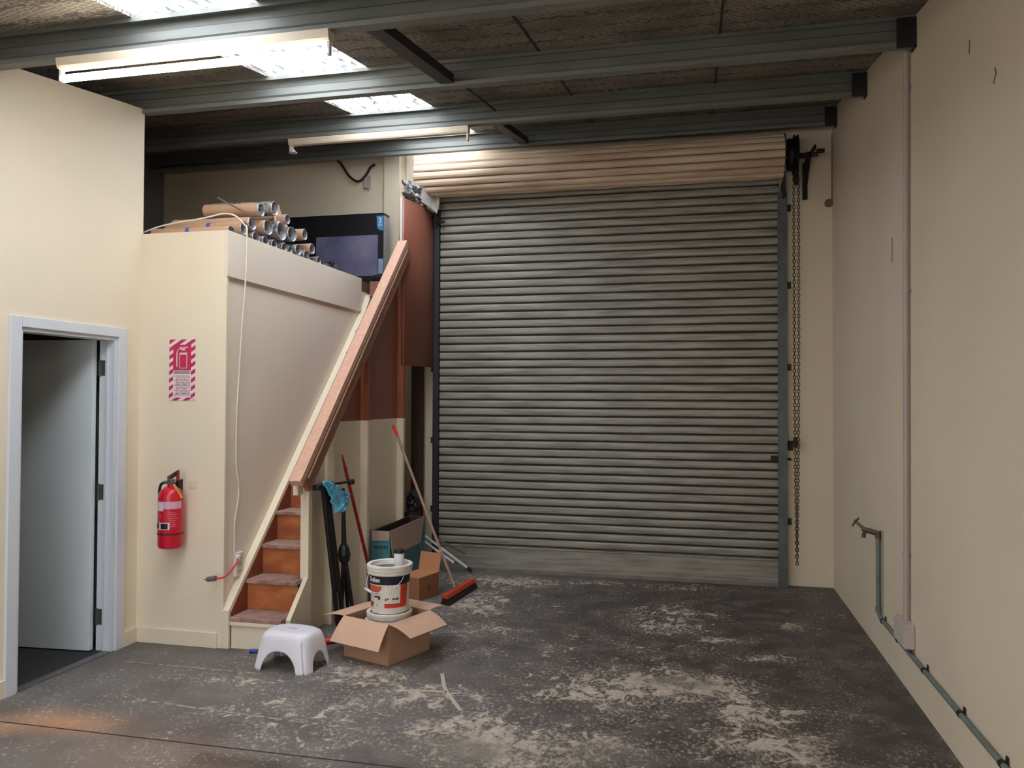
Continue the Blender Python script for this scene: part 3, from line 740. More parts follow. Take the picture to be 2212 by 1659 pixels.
# ------------------------------------------------------------------ things on the mezzanine wall
SG = thing('fire_extinguisher_sign', 'red and white striped fire extinguisher sign on the mezzanine front wall', 'sign', (-3.331, YM, 1.61))
sx0, sx1, sz0, sz1, sy = -3.429, -3.235, 1.612, 2.018, YM-.002
SGB = PT('sign_board', MB().box(sx0, sx1, sy-.001, YM, sz0, sz1), stripes, SG)
SGT = PT('text_panel', MB().box(sx0+.030, sx1-.030, sy-.002, sy-.001, sz0+.02, sz0+.20), signw, SGB)
SGR = PT('red_panel', MB().box(sx0+.030, sx1-.030, sy-.0024, sy-.001, sz0+.20, sz1-.035), signr, SGB)
ic = MB(); yy = sy-.0032; cx = (sx0+sx1)/2+.006
ic.box(cx-.024, cx+.030, yy, yy+.0008, sz0+.305, sz0+.318)
for a, b_, c, d_ in ((cx-.026, cx-.022, .215, .318), (cx+.028, cx+.032, .215, .318), (cx-.026, cx+.032, .213, .217)): ic.box(a, b_, yy, yy+.0008, sz0+c, sz0+d_)
ic.tube([(cx-.044, yy, sz0+.225), (cx-.044, yy, sz0+.318), (cx-.034, yy, sz0+.338), (cx-.01, yy, sz0+.345)], .0036, 6)
ic.box(cx-.012, cx+.016, yy, yy+.0008, sz0+.333, sz0+.352); ic.box(cx-.025, cx+.036, yy, yy+.0008, sz0+.348, sz0+.356)
PT('extinguisher_symbol', ic, signw, SGB)
tx = MB(); r_ = random.Random(3)
for i in range(3):
    tx.box(sx0+.036, sx1-.036, sy-.0026, sy-.0019, sz0+.176+i*.008, sz0+.181+i*.008)
for i in range(13):
    z = sz0+.160-i*.0105; x = sx0+(.052 if i % 3 else .036); xe = sx1-.034
    while x < xe-.01:
        l = r_.uniform(.008, .028); tx.box(x, min(x+l, xe), sy-.0026, sy-.0019, z, z+.0042); x += l+.005
PT('small_print', tx, textg, SGB)
for i in (2, 5, 8, 11):
    for j in range(2):
        x = sx0+.05+j*.055
        PT('red_word', MB().box(x, x+.02, sy-.0028, sy-.0019, sz0+.158-i*.0105, sz0+.163-i*.0105), signr, SGB)
PT('corner_screw', MB().tube([(sx0+.008, YM-.006, sz1-.01), (sx0+.008, YM, sz1-.01)], .003, 6), chrome, SG)
PT('corner_screw', MB().tube([(sx1-.008, YM-.006, sz0+.01), (sx1-.008, YM, sz0+.01)], .003, 6), chrome, SG)

ex, ey, er = -3.338, 4.575, .078
EX = thing('fire_extinguisher', 'red fire extinguisher hanging on the mezzanine wall below the sign', 'fire extinguisher', (ex, ey, .655))
EXC = PT('cylinder', MB().lathe([(0, .655), (.06, .655), (.073, .662), (er, .68), (er, .985), (er-.004, 1.005), (.062, 1.03), (.038, 1.048), (.024, 1.052), (.022, 1.07), (0, 1.07)], (ex, ey, 0), 40), redm, EX, smooth=True)
PT('strap_band', MB().lathe([(er+.002, .748), (er+.003, .748), (er+.003, .757), (er+.002, .757)], (ex, ey, 0), 40), mat('dark_red_band', (84, 14, 24), .5), EXC)
def arc(r, z0, z1, a0, a1, n=14, c=(ex, ey)):
    return MB().lathe([(r, z0), (r, z1)], (c[0], c[1], 0), n, a0, a1)
rd = math.radians
PT('pale_band', arc(er+.0012, .915, .962, rd(-160), rd(0)), pink, EXC)
PT('white_tag_label', arc(er+.0022, .902, .960, rd(-160), rd(-88)), labw, EXC)
PT('pictogram_label', arc(er+.0014, .782, .828, rd(-160), rd(-58)), labw, EXC)
for a0, a1 in ((-146, -112), (-100, -66)):
    PT('pictogram', arc(er+.0024, .787, .823, rd(a0), rd(a1), 5), navy, EXC)
prm = mat('pale_red_print', (226, 120, 140), .5)
for q in range(2):
    tx = MB()
    for i in range(8):
        a0, a1 = ((-142, -112+(i*37 % 20)), (-62, -36+(i*29 % 18)))[q]
        tx.lathe([(er+.0012, .888-i*.0125), (er+.0012, .893-i*.0125)], (ex, ey, 0), 5, rd(a0), rd(a1))
    PT('instruction_print', tx, prm, EXC)
PT('valve', MB().tube([(ex, ey, 1.065), (ex, ey, 1.105)], .018, 12).tube([(ex-.045, ey-.005, 1.078), (ex+.03, ey, 1.088)], .011, 8).tube([(ex+.01, ey-.02, 1.085), (ex+.01, ey-.035, 1.085)], .016, 12), chrome, EX, smooth=True)
PT('carry_handle', MB().hexa([(ex-.02,ey-.012,1.095),(ex+.045,ey-.012,1.128),(ex+.045,ey+.012,1.128),(ex-.02,ey+.012,1.095),(ex-.02,ey-.012,1.104),(ex+.045,ey-.012,1.14),(ex+.045,ey+.012,1.14),(ex-.02,ey+.012,1.104)]), blackp, EX, bev=.002)
PT('squeeze_lever', MB().hexa([(ex-.025,ey-.010,1.108),(ex+.055,ey-.010,1.150),(ex+.055,ey+.010,1.150),(ex-.025,ey+.010,1.108),(ex-.025,ey-.010,1.115),(ex+.055,ey-.010,1.162),(ex+.055,ey+.010,1.162),(ex-.025,ey+.010,1.115)])
   .box(ex+.045, ex+.056, ey-.01, ey+.01, 1.09, 1.155), mat('lever_dark_red', (128, 30, 42), .45), EX, bev=.002)
PT('hose', MB().tube(cat_curve([(ex-.04, ey-.005, 1.08), (ex-.07, ey-.004, 1.065), (ex-.084, ey, 1.03), (ex-.09, ey+.01, .98), (ex-.088, ey+.03, .86)]), .009, 8), hosec, EX, smooth=True)
PT('yellow_tag', MB().hexa([(ex+.035,ey-.03,1.07),(ex+.05,ey-.03,1.075),(ex+.095,ey-.01,.985),(ex+.075,ey-.01,.98),(ex+.035,ey-.028,1.07),(ex+.05,ey-.028,1.075),(ex+.095,ey-.008,.985),(ex+.075,ey-.008,.98)]), yellow, EX)
PT('wall_bracket', MB().box(ex-.02, ex+.02, ey+.05, YM, 1.0, 1.09), steeld, EX)
o = PT('label_plate', MB().box(-3.275, -3.215, YM-.004, YM, 1.035, 1.083), mat('cream_plate', (222, 212, 188), .5), bev=.001)
tag(o, 'small cream plate on the wall beside the extinguisher handle', 'plate')

SO = thing('power_outlet', 'white surface power outlet on the mezzanine side wall by the stair', 'power outlet', (-2.99, 4.85, .435))
SX = XM-.018
PT('back_box', MB().box(SX, SX+.028, 4.80, 4.885, .435, .592), mat('outlet_plastic', (224, 212, 198), .4), SO, bev=.004)
PT('switch', MB().box(SX+.028, SX+.033, 4.83, 4.85, .545, .565), mat('switch_plastic', (200, 188, 176), .4), SO)
for z in (.52, .47):
    pn = MB()
    pn.box(SX+.028, SX+.0295, 4.828, 4.833, z-.008, z+.006); pn.box(SX+.028, SX+.0295, 4.848, 4.853, z-.008, z+.006); pn.box(SX+.028, SX+.0295, 4.838, 4.842, z-.018, z-.010)
    PT('socket', pn, textg, SO)
pts = [(-3.72, 4.74, 2.755), (-3.58, 4.74, 2.795), (-3.42, 4.74, 2.82), (-3.32, 4.76, 2.835), (-3.22, 4.80, 2.862), (-3.14, 4.83, 2.885), (-3.07, 4.86, 2.872), (-3.015, 4.88, 2.815), (-2.99, 4.872, 2.765),
       (-2.992, 4.868, 2.46), (-3.0, 4.845, 2.16), (-3.01, 4.829, 1.81), (-3.012, 4.807, 1.50), (-3.012, 4.808, 1.19), (-3.010, 4.839, 1.0), (-3.014, 4.80, .79), (-3.008, 4.79, .60)]
o = PT('white_cable', MB().tube(cat_curve(pts), .0055, 8), cable, smooth=True)
tag(o, 'white cable running over the loft edge down to the outlet', 'cable')
RL = thing('red_lead', 'short red lead with a grey plug at the mezzanine corner', 'lead', (-2.96, 4.6, .5))
PT('lead', MB().tube(cat_curve([(-2.985, 4.792, .562), (-2.965, 4.76, .55), (-2.96, 4.70, .515), (-2.965, 4.635, .483), (-2.985, 4.60, .472), (-3.03, 4.60, .469)]), .006, 8), corded, RL, smooth=True)
PT('white_plug', MB().box(-2.995, -2.972, 4.785, 4.81, .545, .585), whitep, RL, bev=.004)
PT('grey_plug', MB().tube([(-3.02, 4.60, .469), (-3.075, 4.60, .460)], .017, 12).tube([(-3.075, 4.60, .460), (-3.085, 4.60, .459)], .013, 10).tube([(-3.085, 4.595, .459), (-3.105, 4.595, .457)], .003, 5), plugm, RL, smooth=True)

# ------------------------------------------------------------------ on the loft
def loft_tube(y, z, r, L, rz, kind, label, x=-3.06, tp=False):
    r *= 1.14; z += .004
    t = thing('cardboard_tube' if kind else 'foil_roll', label, 'roll', (x, y, z-r), rz, 'rolled tubes heaped on the loft edge')
    n = 20; mb = MB()
    sq = random.uniform(.88, 1.0); ph = random.random()*6
    def ring(u, k, rr):
        a = k*2*PI/n; w_ = 1+.05*math.sin(2*a+ph)+.03*math.sin(5*a+u*9+ph)
        return (-u*L, rr*math.cos(a)*w_, r+rr*math.sin(a)*w_*sq)
    V = [[mb.b.verts.new(ring(u, k, r)) for k in range(n)] for u in [i/6 for i in range(7)]]
    for A, B in zip(V, V[1:]):
        for k in range(n): mb.b.faces.new((A[k], A[(k+1)%n], B[(k+1)%n], B[k]))
    PT('wrapper' if kind else 'outer_foil', mb, kraft if kind else foil, t, local=True, smooth=True)
    mb = MB()
    ri = r*.80
    V = [[mb.b.verts.new(ring(u, k, rr)) for k in range(n)] for u, rr in ((0, r), (-.012, r*.93), (0.0, ri), (.12, ri*.93), (.5, ri*.9), (.85, ri*.8))]
    for A, B in zip(V, V[1:]):
        for k in range(n): mb.b.faces.new((A[k], A[(k+1)%n], B[(k+1)%n], B[k]))
    mb.b.faces.new(V[-1])
    PT('foil_lining', mb, foil, t, local=True, smooth=True)
    if tp:
        mb = MB(); V = [[mb.b.verts.new(ring(u, k, r*1.04)) for k in range(n)] for u in (tp, tp+.05)]
        for k in range(n): mb.b.faces.new((V[0][k], V[0][(k+1)%n], V[1][(k+1)%n], V[1][k]))
        PT('blue_tape', mb, tape, t, local=True, smooth=True)
    return t
TL = [ # y, z, r, length, rot, kraft?, label, x, tape
 (4.835, 2.757, .036, .58, .03, 1, 'taped brown tube lying lowest at the front left of the heap', -3.09, .50),
 (4.945, 2.800, .043, .60, -.02, 1, 'brown tube second from the front, blue tape at its middle', -3.06, .40),
 (5.045, 2.855, .046, .60, .03, 1, 'brown tube third from the front under the white cable', -3.06, 0),
 (5.165, 2.98, .046, .42, .08, 1, 'brown tube on top of the heap with a dark open end', -3.06, 0),
 (5.255, 2.872, .055, .50, .02, 1, 'brown tube below the two topmost rolls', -3.055, 0),
 (5.335, 3.03, .050, .50, .05, 0, 'crumpled silver roll crowning the heap', -3.05, 0),
 (5.10, 2.765, .042, .45, 0, 0, 'small grey roll behind the parapet near its corner', -3.06, 0),
 (5.215, 2.765, .038, .45, 0, 0, 'grey roll under the brown tube pile, half hidden', -3.05, 0),
 (5.44, 2.885, .066, .50, .03, 0, 'widest silver roll with a large round opening', -3.05, 0),
 (5.335, 2.762, .036, .45, 0, 0, 'narrow grey roll below the widest silver one', -3.05, 0),
 (5.48, 2.765, .034, .45, 0, 0, 'dark ended roll at parapet level under the silver one', -3.05, 0),
 (5.60, 2.893, .058, .50, -.03, 0, 'silver roll right of the widest one', -3.05, 0),
 (5.57, 2.762, .032, .45, 0, 0, 'low roll peeping over the parapet mid heap', -3.05, 0),
 (5.56, 3.00, .038, .42, .05, 1, 'brown tube behind the silver rolls, upper right', -3.07, 0),
 (5.80, 2.930, .042, .42, .02, 1, 'pale brown tube at the right shoulder of the heap', -3.05, 0),
 (5.70, 2.79, .042, .42, 0, 0, 'grey roll at parapet level, right half of the heap', -3.05, 0),
 (5.93, 2.84, .042, .42, -.04, 1, 'pink brown rolled end on the right slope of the heap', -3.05, 0),
 (5.83, 2.765, .040, .42, 0, 0, 'low silver roll under the pink brown one', -3.05, 0),
 (6.05, 2.765, .034, .42, 0, 0, 'last small silver roll before the dark tarp', -3.05, 0),
 (5.42, 3.06, .020, .30, .2, 1, 'thin brown scrap tube behind the top silver roll', -3.10, 0),
]
for y, z, r, L, rz, k, lb, x, tp in TL: loft_tube(y, z, r, L, rz, k, lb, x, tp)
o = PT('folded_cardboard_scrap', MB().slab([(-3.14,5.50,3.00),(-3.14,5.62,2.92),(-3.14,5.60,3.06),(-3.14,5.56,3.12),(-3.14,5.52,3.08)], .004).slab([(-3.12,5.46,2.96),(-3.10,5.66,2.93),(-3.14,5.66,3.02),(-3.14,5.48,3.04)], .004), kraft)
tag(o, 'bent brown cardboard scrap sticking up behind the rolls', 'cardboard')
o = PT('silver_strap', MB().tube([(-3.30, 5.0, 3.045), (-3.20, 5.02, 2.99), (-3.10, 5.02, 2.935)], .006, 6), chrome)
tag(o, 'thin silver strap poking up left of the top tube', 'strap')
o = PT('dark_tarp', crumple((-3.13, 6.33, 2.755), (.10, .19, .055), 5, .25), tarp, smooth=True)
tag(o, 'dark bunched plastic sheet on the loft by the black carton', 'plastic sheet')
# black television carton
TV = thing('television_carton', 'big black carton with a screen picture and blue badge on the loft', 'carton', (-3.38, 7.16, 2.72))
tz = 2.79
TVC = PT('carton', MB().box(-3.93, -2.905, 7.09, 7.235, 2.72, 3.40), tvblack, TV, bev=.003)
PT('screen_picture', MB().box(-3.60, -2.962, 7.0885, 7.09, 2.80, 3.19), None or mat('screen_print', (142, 134, 156), .5, rgb2=(62, 72, 116), scale=1.6), TVC)
PT('blue_badge', MB().prism([(-2.975, 3.37), (-2.907, 3.37), (-2.907, 3.23), (-2.945, 3.235), (-2.97, 3.26)], 'y', 7.0865, 7.0895), tvcable, TVC)
text_mesh('3', .075, mat('badge_white', (214, 226, 236), .5), 'numeral', TVC, lambda x, y, z: (-2.958+x*1.0, 7.086-z, 3.30+y), bold=.001)
tx = MB()
for i in range(2): tx.box(-2.962, -2.918, 7.0858, 7.0865, 3.272+i*.012, 3.277+i*.012)
PT('badge_print', tx, mat('badge_white', (190, 210, 226), .5), TVC)
PT('blue_corner_print', MB().box(-2.955, -2.907, 7.0865, 7.0895, 2.80, 2.96), mat('badge_pale_blue', (136, 164, 196), .5), TVC)
PT('side_panel', MB().box(-2.905, -2.9035, 7.095, 7.23, 2.74, 3.375), mat('side_panel_print', (170, 164, 166), .5, rgb2=(104, 100, 108), scale=9, lo=.3, hi=.42), TVC)
o = PT('navy_bundle', crumple((-2.86, 7.0, 2.755), (.12, .07, .045), 9, .2), tarp, smooth=True)
tag(o, 'dark navy bundle at the top of the stair', 'bundle')

# ------------------------------------------------------------------ floor things: stool
def stool():
    SL = thing('step_stool', 'white plastic step stool in front of the stair', 'stool', (-2.405, 4.475, 0), rd(-7))
    N_ = 200; A, B = .165, .118
    def ring(t, ax, by, rc, z):
        # rounded rectangle by superellipse
        a = t*2*PI; p = 2/rc
        c, s_ = math.cos(a), math.sin(a)
        return (ax*math.copysign(abs(c)**p, c), by*math.copysign(abs(s_)**p, s_), z)
    lev = [(.136,.094,.222,2.9),(.148,.105,.219,3.1),(.158,.115,.209,3.4),(.166,.123,.19,3.7),(.174,.131,.15,4.1),(.182,.138,.10,4.6),(.190,.144,.05,5),(.199,.150,0,5.2)]
    mb = MB()
    hgt = .222
    def prof(s):   # s 0..1 down the side: interpolate
        q = s*(len(lev)-1); i = min(int(q), len(lev)-2); f = q-i
        return [lev[i][k]*(1-f)+lev[i+1][k]*f for k in range(4)]
    cols = []
    for k in range(N_):
        t = k/N_; a = t*2*PI; x, y, _ = ring(t, .19, .142, 4.6, 0)
        # distance along the side from the corner -> arch
        fx = abs(x)/.19; fy = abs(y)/.142
        if fy > fx:
            e = abs(x)/(.19*.60)
            zb = .125*math.sqrt(max(0, 1-e**2.6)) if e < 1 else 0
        else:
            e = abs(y)/(.142*.48)
            zb = .110*math.sqrt(max(0, 1-e**2.6)) if e < 1 else 0
        col = []
        nl = 16
        for j in range(nl+1):
            # parametrise by height from top to zb
            z = hgt-(hgt-zb)*j/nl
            # find level radii at this z
            for i in range(len(lev)-1):
                if lev[i][2] >= z >= lev[i+1][2]: break
            f = (lev[i][2]-z)/max(lev[i][2]-lev[i+1][2], 1e-6)
            ax, by, rc = [lev[i][q]*(1-f)+lev[i+1][q]*f for q in (0, 1, 3)]
            px, py, _ = ring(t, ax, by, rc, z)
            # groove down each corner
            g = abs(abs(math.atan2(abs(y)/.142, abs(x)/.19))-PI/4)
            if g < .05 and z < .18: px *= 1-.06*(1-g/.05); py *= 1-.06*(1-g/.05)
            col.append(mb.b.verts.new((px, py, z)))
        cols.append(col)
    for k in range(N_):
        a, b = cols[k], cols[(k+1) % N_]
        for j in range(16): mb.b.faces.new((a[j], b[j], b[j+1], a[j+1]))
    # top with a hand slot
    prev = [c[0] for c in cols]
    for f in (.72, .45, 0):
        cur = []
        for k in range(N_):
            x, y, z = cols[k][0].co; sx_, sy_, _ = ring(k/N_, .038, .010, 3, 0)
            cur.append(mb.b.verts.new((sx_+(x-sx_)*f, sy_+(y-sy_)*f, hgt+.003*(1-f))))
        for k in range(N_): mb.b.faces.new((prev[k], prev[(k+1) % N_], cur[(k+1) % N_], cur[k]))
        prev = cur
    cur = [mb.b.verts.new((v.co.x, v.co.y, hgt-.015)) for v in prev]
    for k in range(N_): mb.b.faces.new((prev[k], prev[(k+1) % N_], cur[(k+1) % N_], cur[k]))
    PT('stool_shell', mb, whitep, SL, local=True, smooth=True, solid=.005)
    return SL
stool()

# ------------------------------------------------------------------ open carton with two pails
def open_carton():
    Cc = Vector((-1.829, 4.591, 0)); e1 = Vector((-.351, .126, 0)); e2 = Vector((.134, .374, 0))
    t = thing('open_carton', 'open cardboard box with splayed flaps holding the paint pails', 'cardboard box', tuple(Cc+(e1+e2)/2))
    h = .255; w_ = .004
    A, Bq, Cq, Dq = Cc, Cc+e2, Cc+e1+e2, Cc+e1        # front, right, back, left
    zz = Vector((0, 0, 1))
    mb = MB()
    for p, q in ((A, Bq), (Bq, Cq), (Cq, Dq), (Dq, A)):
        n = (q-p).normalized().cross(zz)*w_    # outward
        mb.hexa([p, q, q-n, p-n, p+zz*h, q+zz*h, q-n+zz*h, p-n+zz*h])
    mb.slab([A+zz*.004, Bq+zz*.004, Cq+zz*.004, Dq+zz*.004], .004)
    PT('box_body', mb, carton, t)
    def flap(p, q, L, dip, name='flap', skew0=0, skew1=0):
        out = (q-p).normalized().cross(zz)
        d_ = out*math.cos(dip)-zz*math.sin(dip)
        a = p+zz*h; b = q+zz*h; al = (q-p).normalized()
        mid0 = a+d_*L*.5-zz*.006; mid1 = b+d_*L*.5-zz*.006
        e0 = a+d_*L+al*skew0; e1_ = b+d_*L+al*skew1
        mb = MB(); n = 6
        def f(u, v):
            x = a.lerp(b, v)+d_*L*u+al*(skew0*(1-v)+skew1*v)*u+zz*(.010*math.sin(u*PI))
            return x
        mb.grid(f, n, 1)
        PT(name, mb, cartonin, t, solid=.0035)
    flap(A, Bq, .175, rd(20), skew0=.01, skew1=-.03)
    flap(Dq, A, .175, rd(50), skew0=-.01, skew1=.02)
    flap(Cq, Dq, .19, rd(8), skew0=.02, skew1=.0)
    flap(Bq, Cq, .17, rd(2), skew0=.0, skew1=-.02)
open_carton()
def pail(cx, cy, z0, h, r0, r1, rr, label, upper):
    t = thing('paint_pail', label, 'paint pail', (cx, cy, z0), group='stacked paint pails')
    bd = PT('body', MB().lathe([(0, z0), (r0, z0), (r0+.002, z0+.006), (r1, z0+h-.04), (0, z0+h-.04)], (cx, cy, 0), 48), pailw, t, smooth=True)
    zt = z0+h
    PT('rim_collar', MB().lathe([(r1-.002, zt-.062), (rr-.006, zt-.060), (rr-.003, zt-.052), (rr-.010, zt-.046), (rr-.010, zt-.040), (rr-.002, zt-.036), (rr, zt-.020), (rr-.012, zt-.016)], (cx, cy, 0), 48), pailw, t, smooth=True)
    PT('lid', MB().lathe([(rr-.010, zt-.020), (rr, zt-.016), (rr, zt-.004), (rr-.005, zt), (rr-.018, zt), (rr-.024, zt-.004), (rr-.028, zt-.03), (rr-.03, zt-.032)], (cx, cy, 0), 48), pailw, t, smooth=True)
    PT('lid_recess', MB().lathe([(rr-.03, zt-.032), (rr-.05, zt-.034), (0, zt-.034)], (cx, cy, 0), 40), mat('dried_grey_paint', (112, 108, 112), .5, rgb2=(70, 66, 72), scale=20), t, smooth=True)
    return t, bd
pcx, pcy = -1.925, 4.845
lo, lob = pail(pcx, pcy, .004, .272, .118, .130, .146, 'lower white paint pail standing inside the open cardboard box', False)
up_, upb = pail(pcx, pcy, .2765, .300, .116, .130, .146, 'upper labelled paint pail with navy, white and orange label', True)
zb = .2765
def pr_(z): return .116+.014*(z-zb-.006)/(.300-.046)
def patch(name, a0, a1, z0, z1, m, parent, off=.0012, n=16, zc=zb):
    mb = MB().lathe([(pr_(z0)+off, z0), (pr_(z1)+off, z1)], (pcx, pcy, 0), n, rd(a0), rd(a1))
    return PT(name, mb, m, parent, smooth=True)
# camera looks from about -68 degrees (to the pail); front of the label at -68
patch('label_sheet', -178, 30, zb+.035*.85, zb+.278*.85, mat('label_white', (216, 206, 196), .45, var=.04), upb, .0008)
patch('navy_band', -178, 30, zb+.215*.85, zb+.278*.85, navy, upb, .0016)
patch('orange_bar', -36, -8, zb+.045*.85, zb+.215*.85, orange, upb, .0016)
patch('orange_base', -84, -8, zb+.045*.85, zb+.078*.85, orange, upb, .0018)
patch('orange_corner', -150, -126, zb+.045*.85, zb+.085*.85, mat('brick_print', (176, 60, 56), .45), upb, .0018, 6)
patch('navy_edge', -160, -146, zb+.085*.85, zb+.19*.85, navy, upb, .0016, 6)
sp = MB()
A0, A1 = rd(-148), rd(-92)
for i in range(14):
    u0, u1 = i/14, (i+1)/14
    lo0, lo1 = zb+.175*.85-.022*math.sin(u0*PI)-.01*math.sin(u0*11), zb+.175*.85-.022*math.sin(u1*PI)-.01*math.sin(u1*11)
    hi = zb+.207*.85
    P4 = []
    for u, z in ((u0, lo0), (u1, lo1), (u1, hi), (u0, hi)):
        a = A0+(A1-A0)*u; r = pr_(z)+.0022; P4.append((pcx+r*math.cos(a), pcy+r*math.sin(a), z))
    sp.quad(P4)
PT('orange_brush_swash', sp, mat('orange_swash', (206, 92, 62), .45), upb)
dk_ = MB(); r_ = random.Random(5)
for (a, z, wa, hz) in ((-133,.150,5,.018),(-124,.155,5,.006),(-118,.118,12,.010),(-104,.105,7,.024),(-108,.122,6,.008),(-82,.098,4,.016),(-76,.106,5,.01),(-60,.104,6,.012),(-52,.104,6,.010),(-46,.106,5,.012),(-126,.066,4,.012),(-112,.060,5,.005)):
    dk_.lathe([(pr_(zb+z*.85)+.0022, zb+z*.85), (pr_(zb+z*.85)+.0022, zb+z*.85+hz)], (pcx, pcy, 0), 3, rd(a), rd(a+wa))
PT('label_picture', dk_, mat('dark_print', (58, 50, 50), .5), upb)
def wrap(a0, z0, r):
    def f(x, y, z):
        a = rd(a0)+x/r; rr_ = r+.0006+z
        return (pcx+rr_*math.cos(a), pcy+rr_*math.sin(a), z0+y)
    return f
text_mesh('Dulux', .040, mat('label_letter_white', (226, 222, 222), .45), 'brand_lettering', upb, wrap(-140, zb+.200, .1298), bold=.0012)
text_mesh('TV', .042, blackp, 'lettering', lob, wrap(-88, .170, .1295), bold=.001)
PT('wire_handle', MB().tube(cat_curve([(pcx+.134*math.cos(rd(-150)), pcy+.134*math.sin(rd(-150)), zb+.275*.85), (pcx+.152*math.cos(rd(-140)), pcy+.152*math.sin(rd(-140)), zb+.23*.85), (pcx+.160*math.cos(rd(-125)), pcy+.160*math.sin(rd(-125)), zb+.185*.85),
   (pcx+.164*math.cos(rd(-95)), pcy+.164*math.sin(rd(-95)), zb+.168*.85), (pcx+.158*math.cos(rd(-60)), pcy+.158*math.sin(rd(-60)), zb+.205*.85), (pcx+.150*math.cos(rd(-40)), pcy+.150*math.sin(rd(-40)), zb+.245*.85), (pcx+.136*math.cos(rd(-28)), pcy+.136*math.sin(rd(-28)), zb+.285*.85)]), .0022, 6), labw, up_)
PT('handle_grip', MB().tube([(pcx+.163*math.cos(rd(-140)), pcy+.163*math.sin(rd(-140)), zb+.178*.85), (pcx+.166*math.cos(rd(-112)), pcy+.166*math.sin(rd(-112)), zb+.166*.85)], .0065, 8), whitep, up_)
PT('handle_grip', MB().tube([(pcx+.150*math.cos(rd(-150)), pcy+.150*math.sin(rd(-150)), .232), (pcx+.156*math.cos(rd(-122)), pcy+.156*math.sin(rd(-122)), .212)], .0065, 8), whitep, lo)
BT = thing('small_bottle', 'small white bottle with a black cap standing on the upper pail', 'bottle', (-1.872, 4.87, zb+.268))
bz = zb+.268
PT('bottle_body', MB().lathe([(0, bz), (.032, bz), (.033, bz+.004), (.033, bz+.086), (.029, bz+.092), (.026, bz+.094), (0, bz+.094)], (-1.872, 4.87, 0), 28), labw, BT, smooth=True)
PT('cap', MB().lathe([(0, bz+.094), (.034, bz+.094), (.034, bz+.112), (.031, bz+.115), (0, bz+.115)], (-1.872, 4.87, 0), 28), blackp, BT, smooth=True)

# ------------------------------------------------------------------ behind: teal carton, small box
TC = thing('teal_carton', 'tall narrow teal carton with open grey flaps against the partition', 'cardboard box', (-2.48, 6.45, 0))
tx0, tx1, ty0, ty1, th_ = -2.558, -2.405, 6.05, 6.90, .565
mb = MB(); q = .004
mb.box(tx0, tx1, ty0, ty0+q, 0, th_).box(tx0, tx1, ty1-q, ty1, 0, th_).box(tx0, tx0+q, ty0+q, ty1-q, 0, th_).box(tx1-q, tx1, ty0+q, ty1-q, 0, th_).box(tx0, tx1, ty0, ty1, 0, q)
PT('box_body', mb, teal, TC)
PT('inner_liner', MB().box(tx0+q, tx0+q+.002, ty0+q, ty1-q, .01, th_-.002).box(tx1-q-.002, tx1-q, ty0+q, ty1-q, .01, th_-.002).box(tx0+q, tx1-q, ty1-q-.002, ty1-q, .01, th_-.002), dkbrown, TC)
PT('flap', MB().prism([(tx0+.002, th_), (tx1-.002, th_), (tx1-.002, th_-.055), (tx1-.012, th_-.075), (tx0+.002, th_-.08)], 'y', ty0-.008, ty0-.003), greyb, TC, label='short grey flap on the narrow end')
PT('flap', MB().hexa([(tx1+.012,ty0+.02,th_-.20),(tx1+.012,ty1-.16,th_-.21),(tx1+.016,ty1-.16,th_-.21),(tx1+.016,ty0+.02,th_-.20),(tx1-.002,ty0+.005,th_+.002),(tx1-.002,ty1-.02,th_+.002),(tx1+.003,ty1-.02,th_+.002),(tx1+.003,ty0+.005,th_+.002)]), greyb, TC)
tx = MB(); r_ = random.Random(11); x = tx0+.018
while x < tx1-.02:
    l = r_.uniform(.010, .018); tx.box(x, x+l, ty0-.0012, ty0-.0002, th_-.145, th_-.118); x += l+.006
PT('dark_print', tx, tealtx, TC)

SB = thing('small_cardboard_box', 'small brown cardboard box with one flap up behind the pails', 'cardboard box', (-2.24, 6.27, 0))
Fq, Rq, Bk, Lq = Vector((-2.177, 6.111, 0)), Vector((-2.10, 6.38, 0)), Vector((-2.300, 6.437, 0)), Vector((-2.375, 6.168, 0))
hb = .185; zz = Vector((0, 0, 1))
PT('box_body', MB().hexa([Fq, Rq, Bk, Lq, Fq+zz*hb, Rq+zz*hb, Bk+zz*hb, Lq+zz*hb]), mat('cardboard_brown', (158, 108, 80), .75, var=.06), SB, bev=.002)
PT('top_flap', MB().slab([Fq+zz*(hb+.004), Rq+zz*(hb+.004), Bk+zz*(hb+.004), Lq+zz*(hb+.004)], .0035), cartonbr, SB)
o_ = Vector((.01, .035, 0))
PT('raised_flap', MB().hexa([Bk+zz*(hb+.004), Rq+zz*(hb+.004), Rq+zz*(hb+.004)+o_*.1, Bk+zz*(hb+.004)+o_*.1, Bk+o_+zz*(hb+.15), Rq+o_+zz*(hb+.15), Rq+o_*1.1+zz*(hb+.15), Bk+o_*1.1+zz*(hb+.15)]), cartonbr, SB)
mb = MB(); nrm = (Rq-Fq).normalized().cross(zz)
cpt = Fq.lerp(Rq, .5)+nrm*.0012+zz*.085
al = (Rq-Fq).normalized()
for k in range(9):
    a0, a1 = rd(40+k*30), rd(40+(k+1)*30)
    mb.slab([cpt+al*math.cos(a0)*.016+zz*math.sin(a0)*.016, cpt+al*math.cos(a1)*.016+zz*math.sin(a1)*.016, cpt+al*math.cos(a1)*.022+zz*math.sin(a1)*.022, cpt+al*math.cos(a0)*.022+zz*math.sin(a0)*.022], .001)
PT('round_print', mb, mat('brown_print', (90, 56, 42), .7), SB)

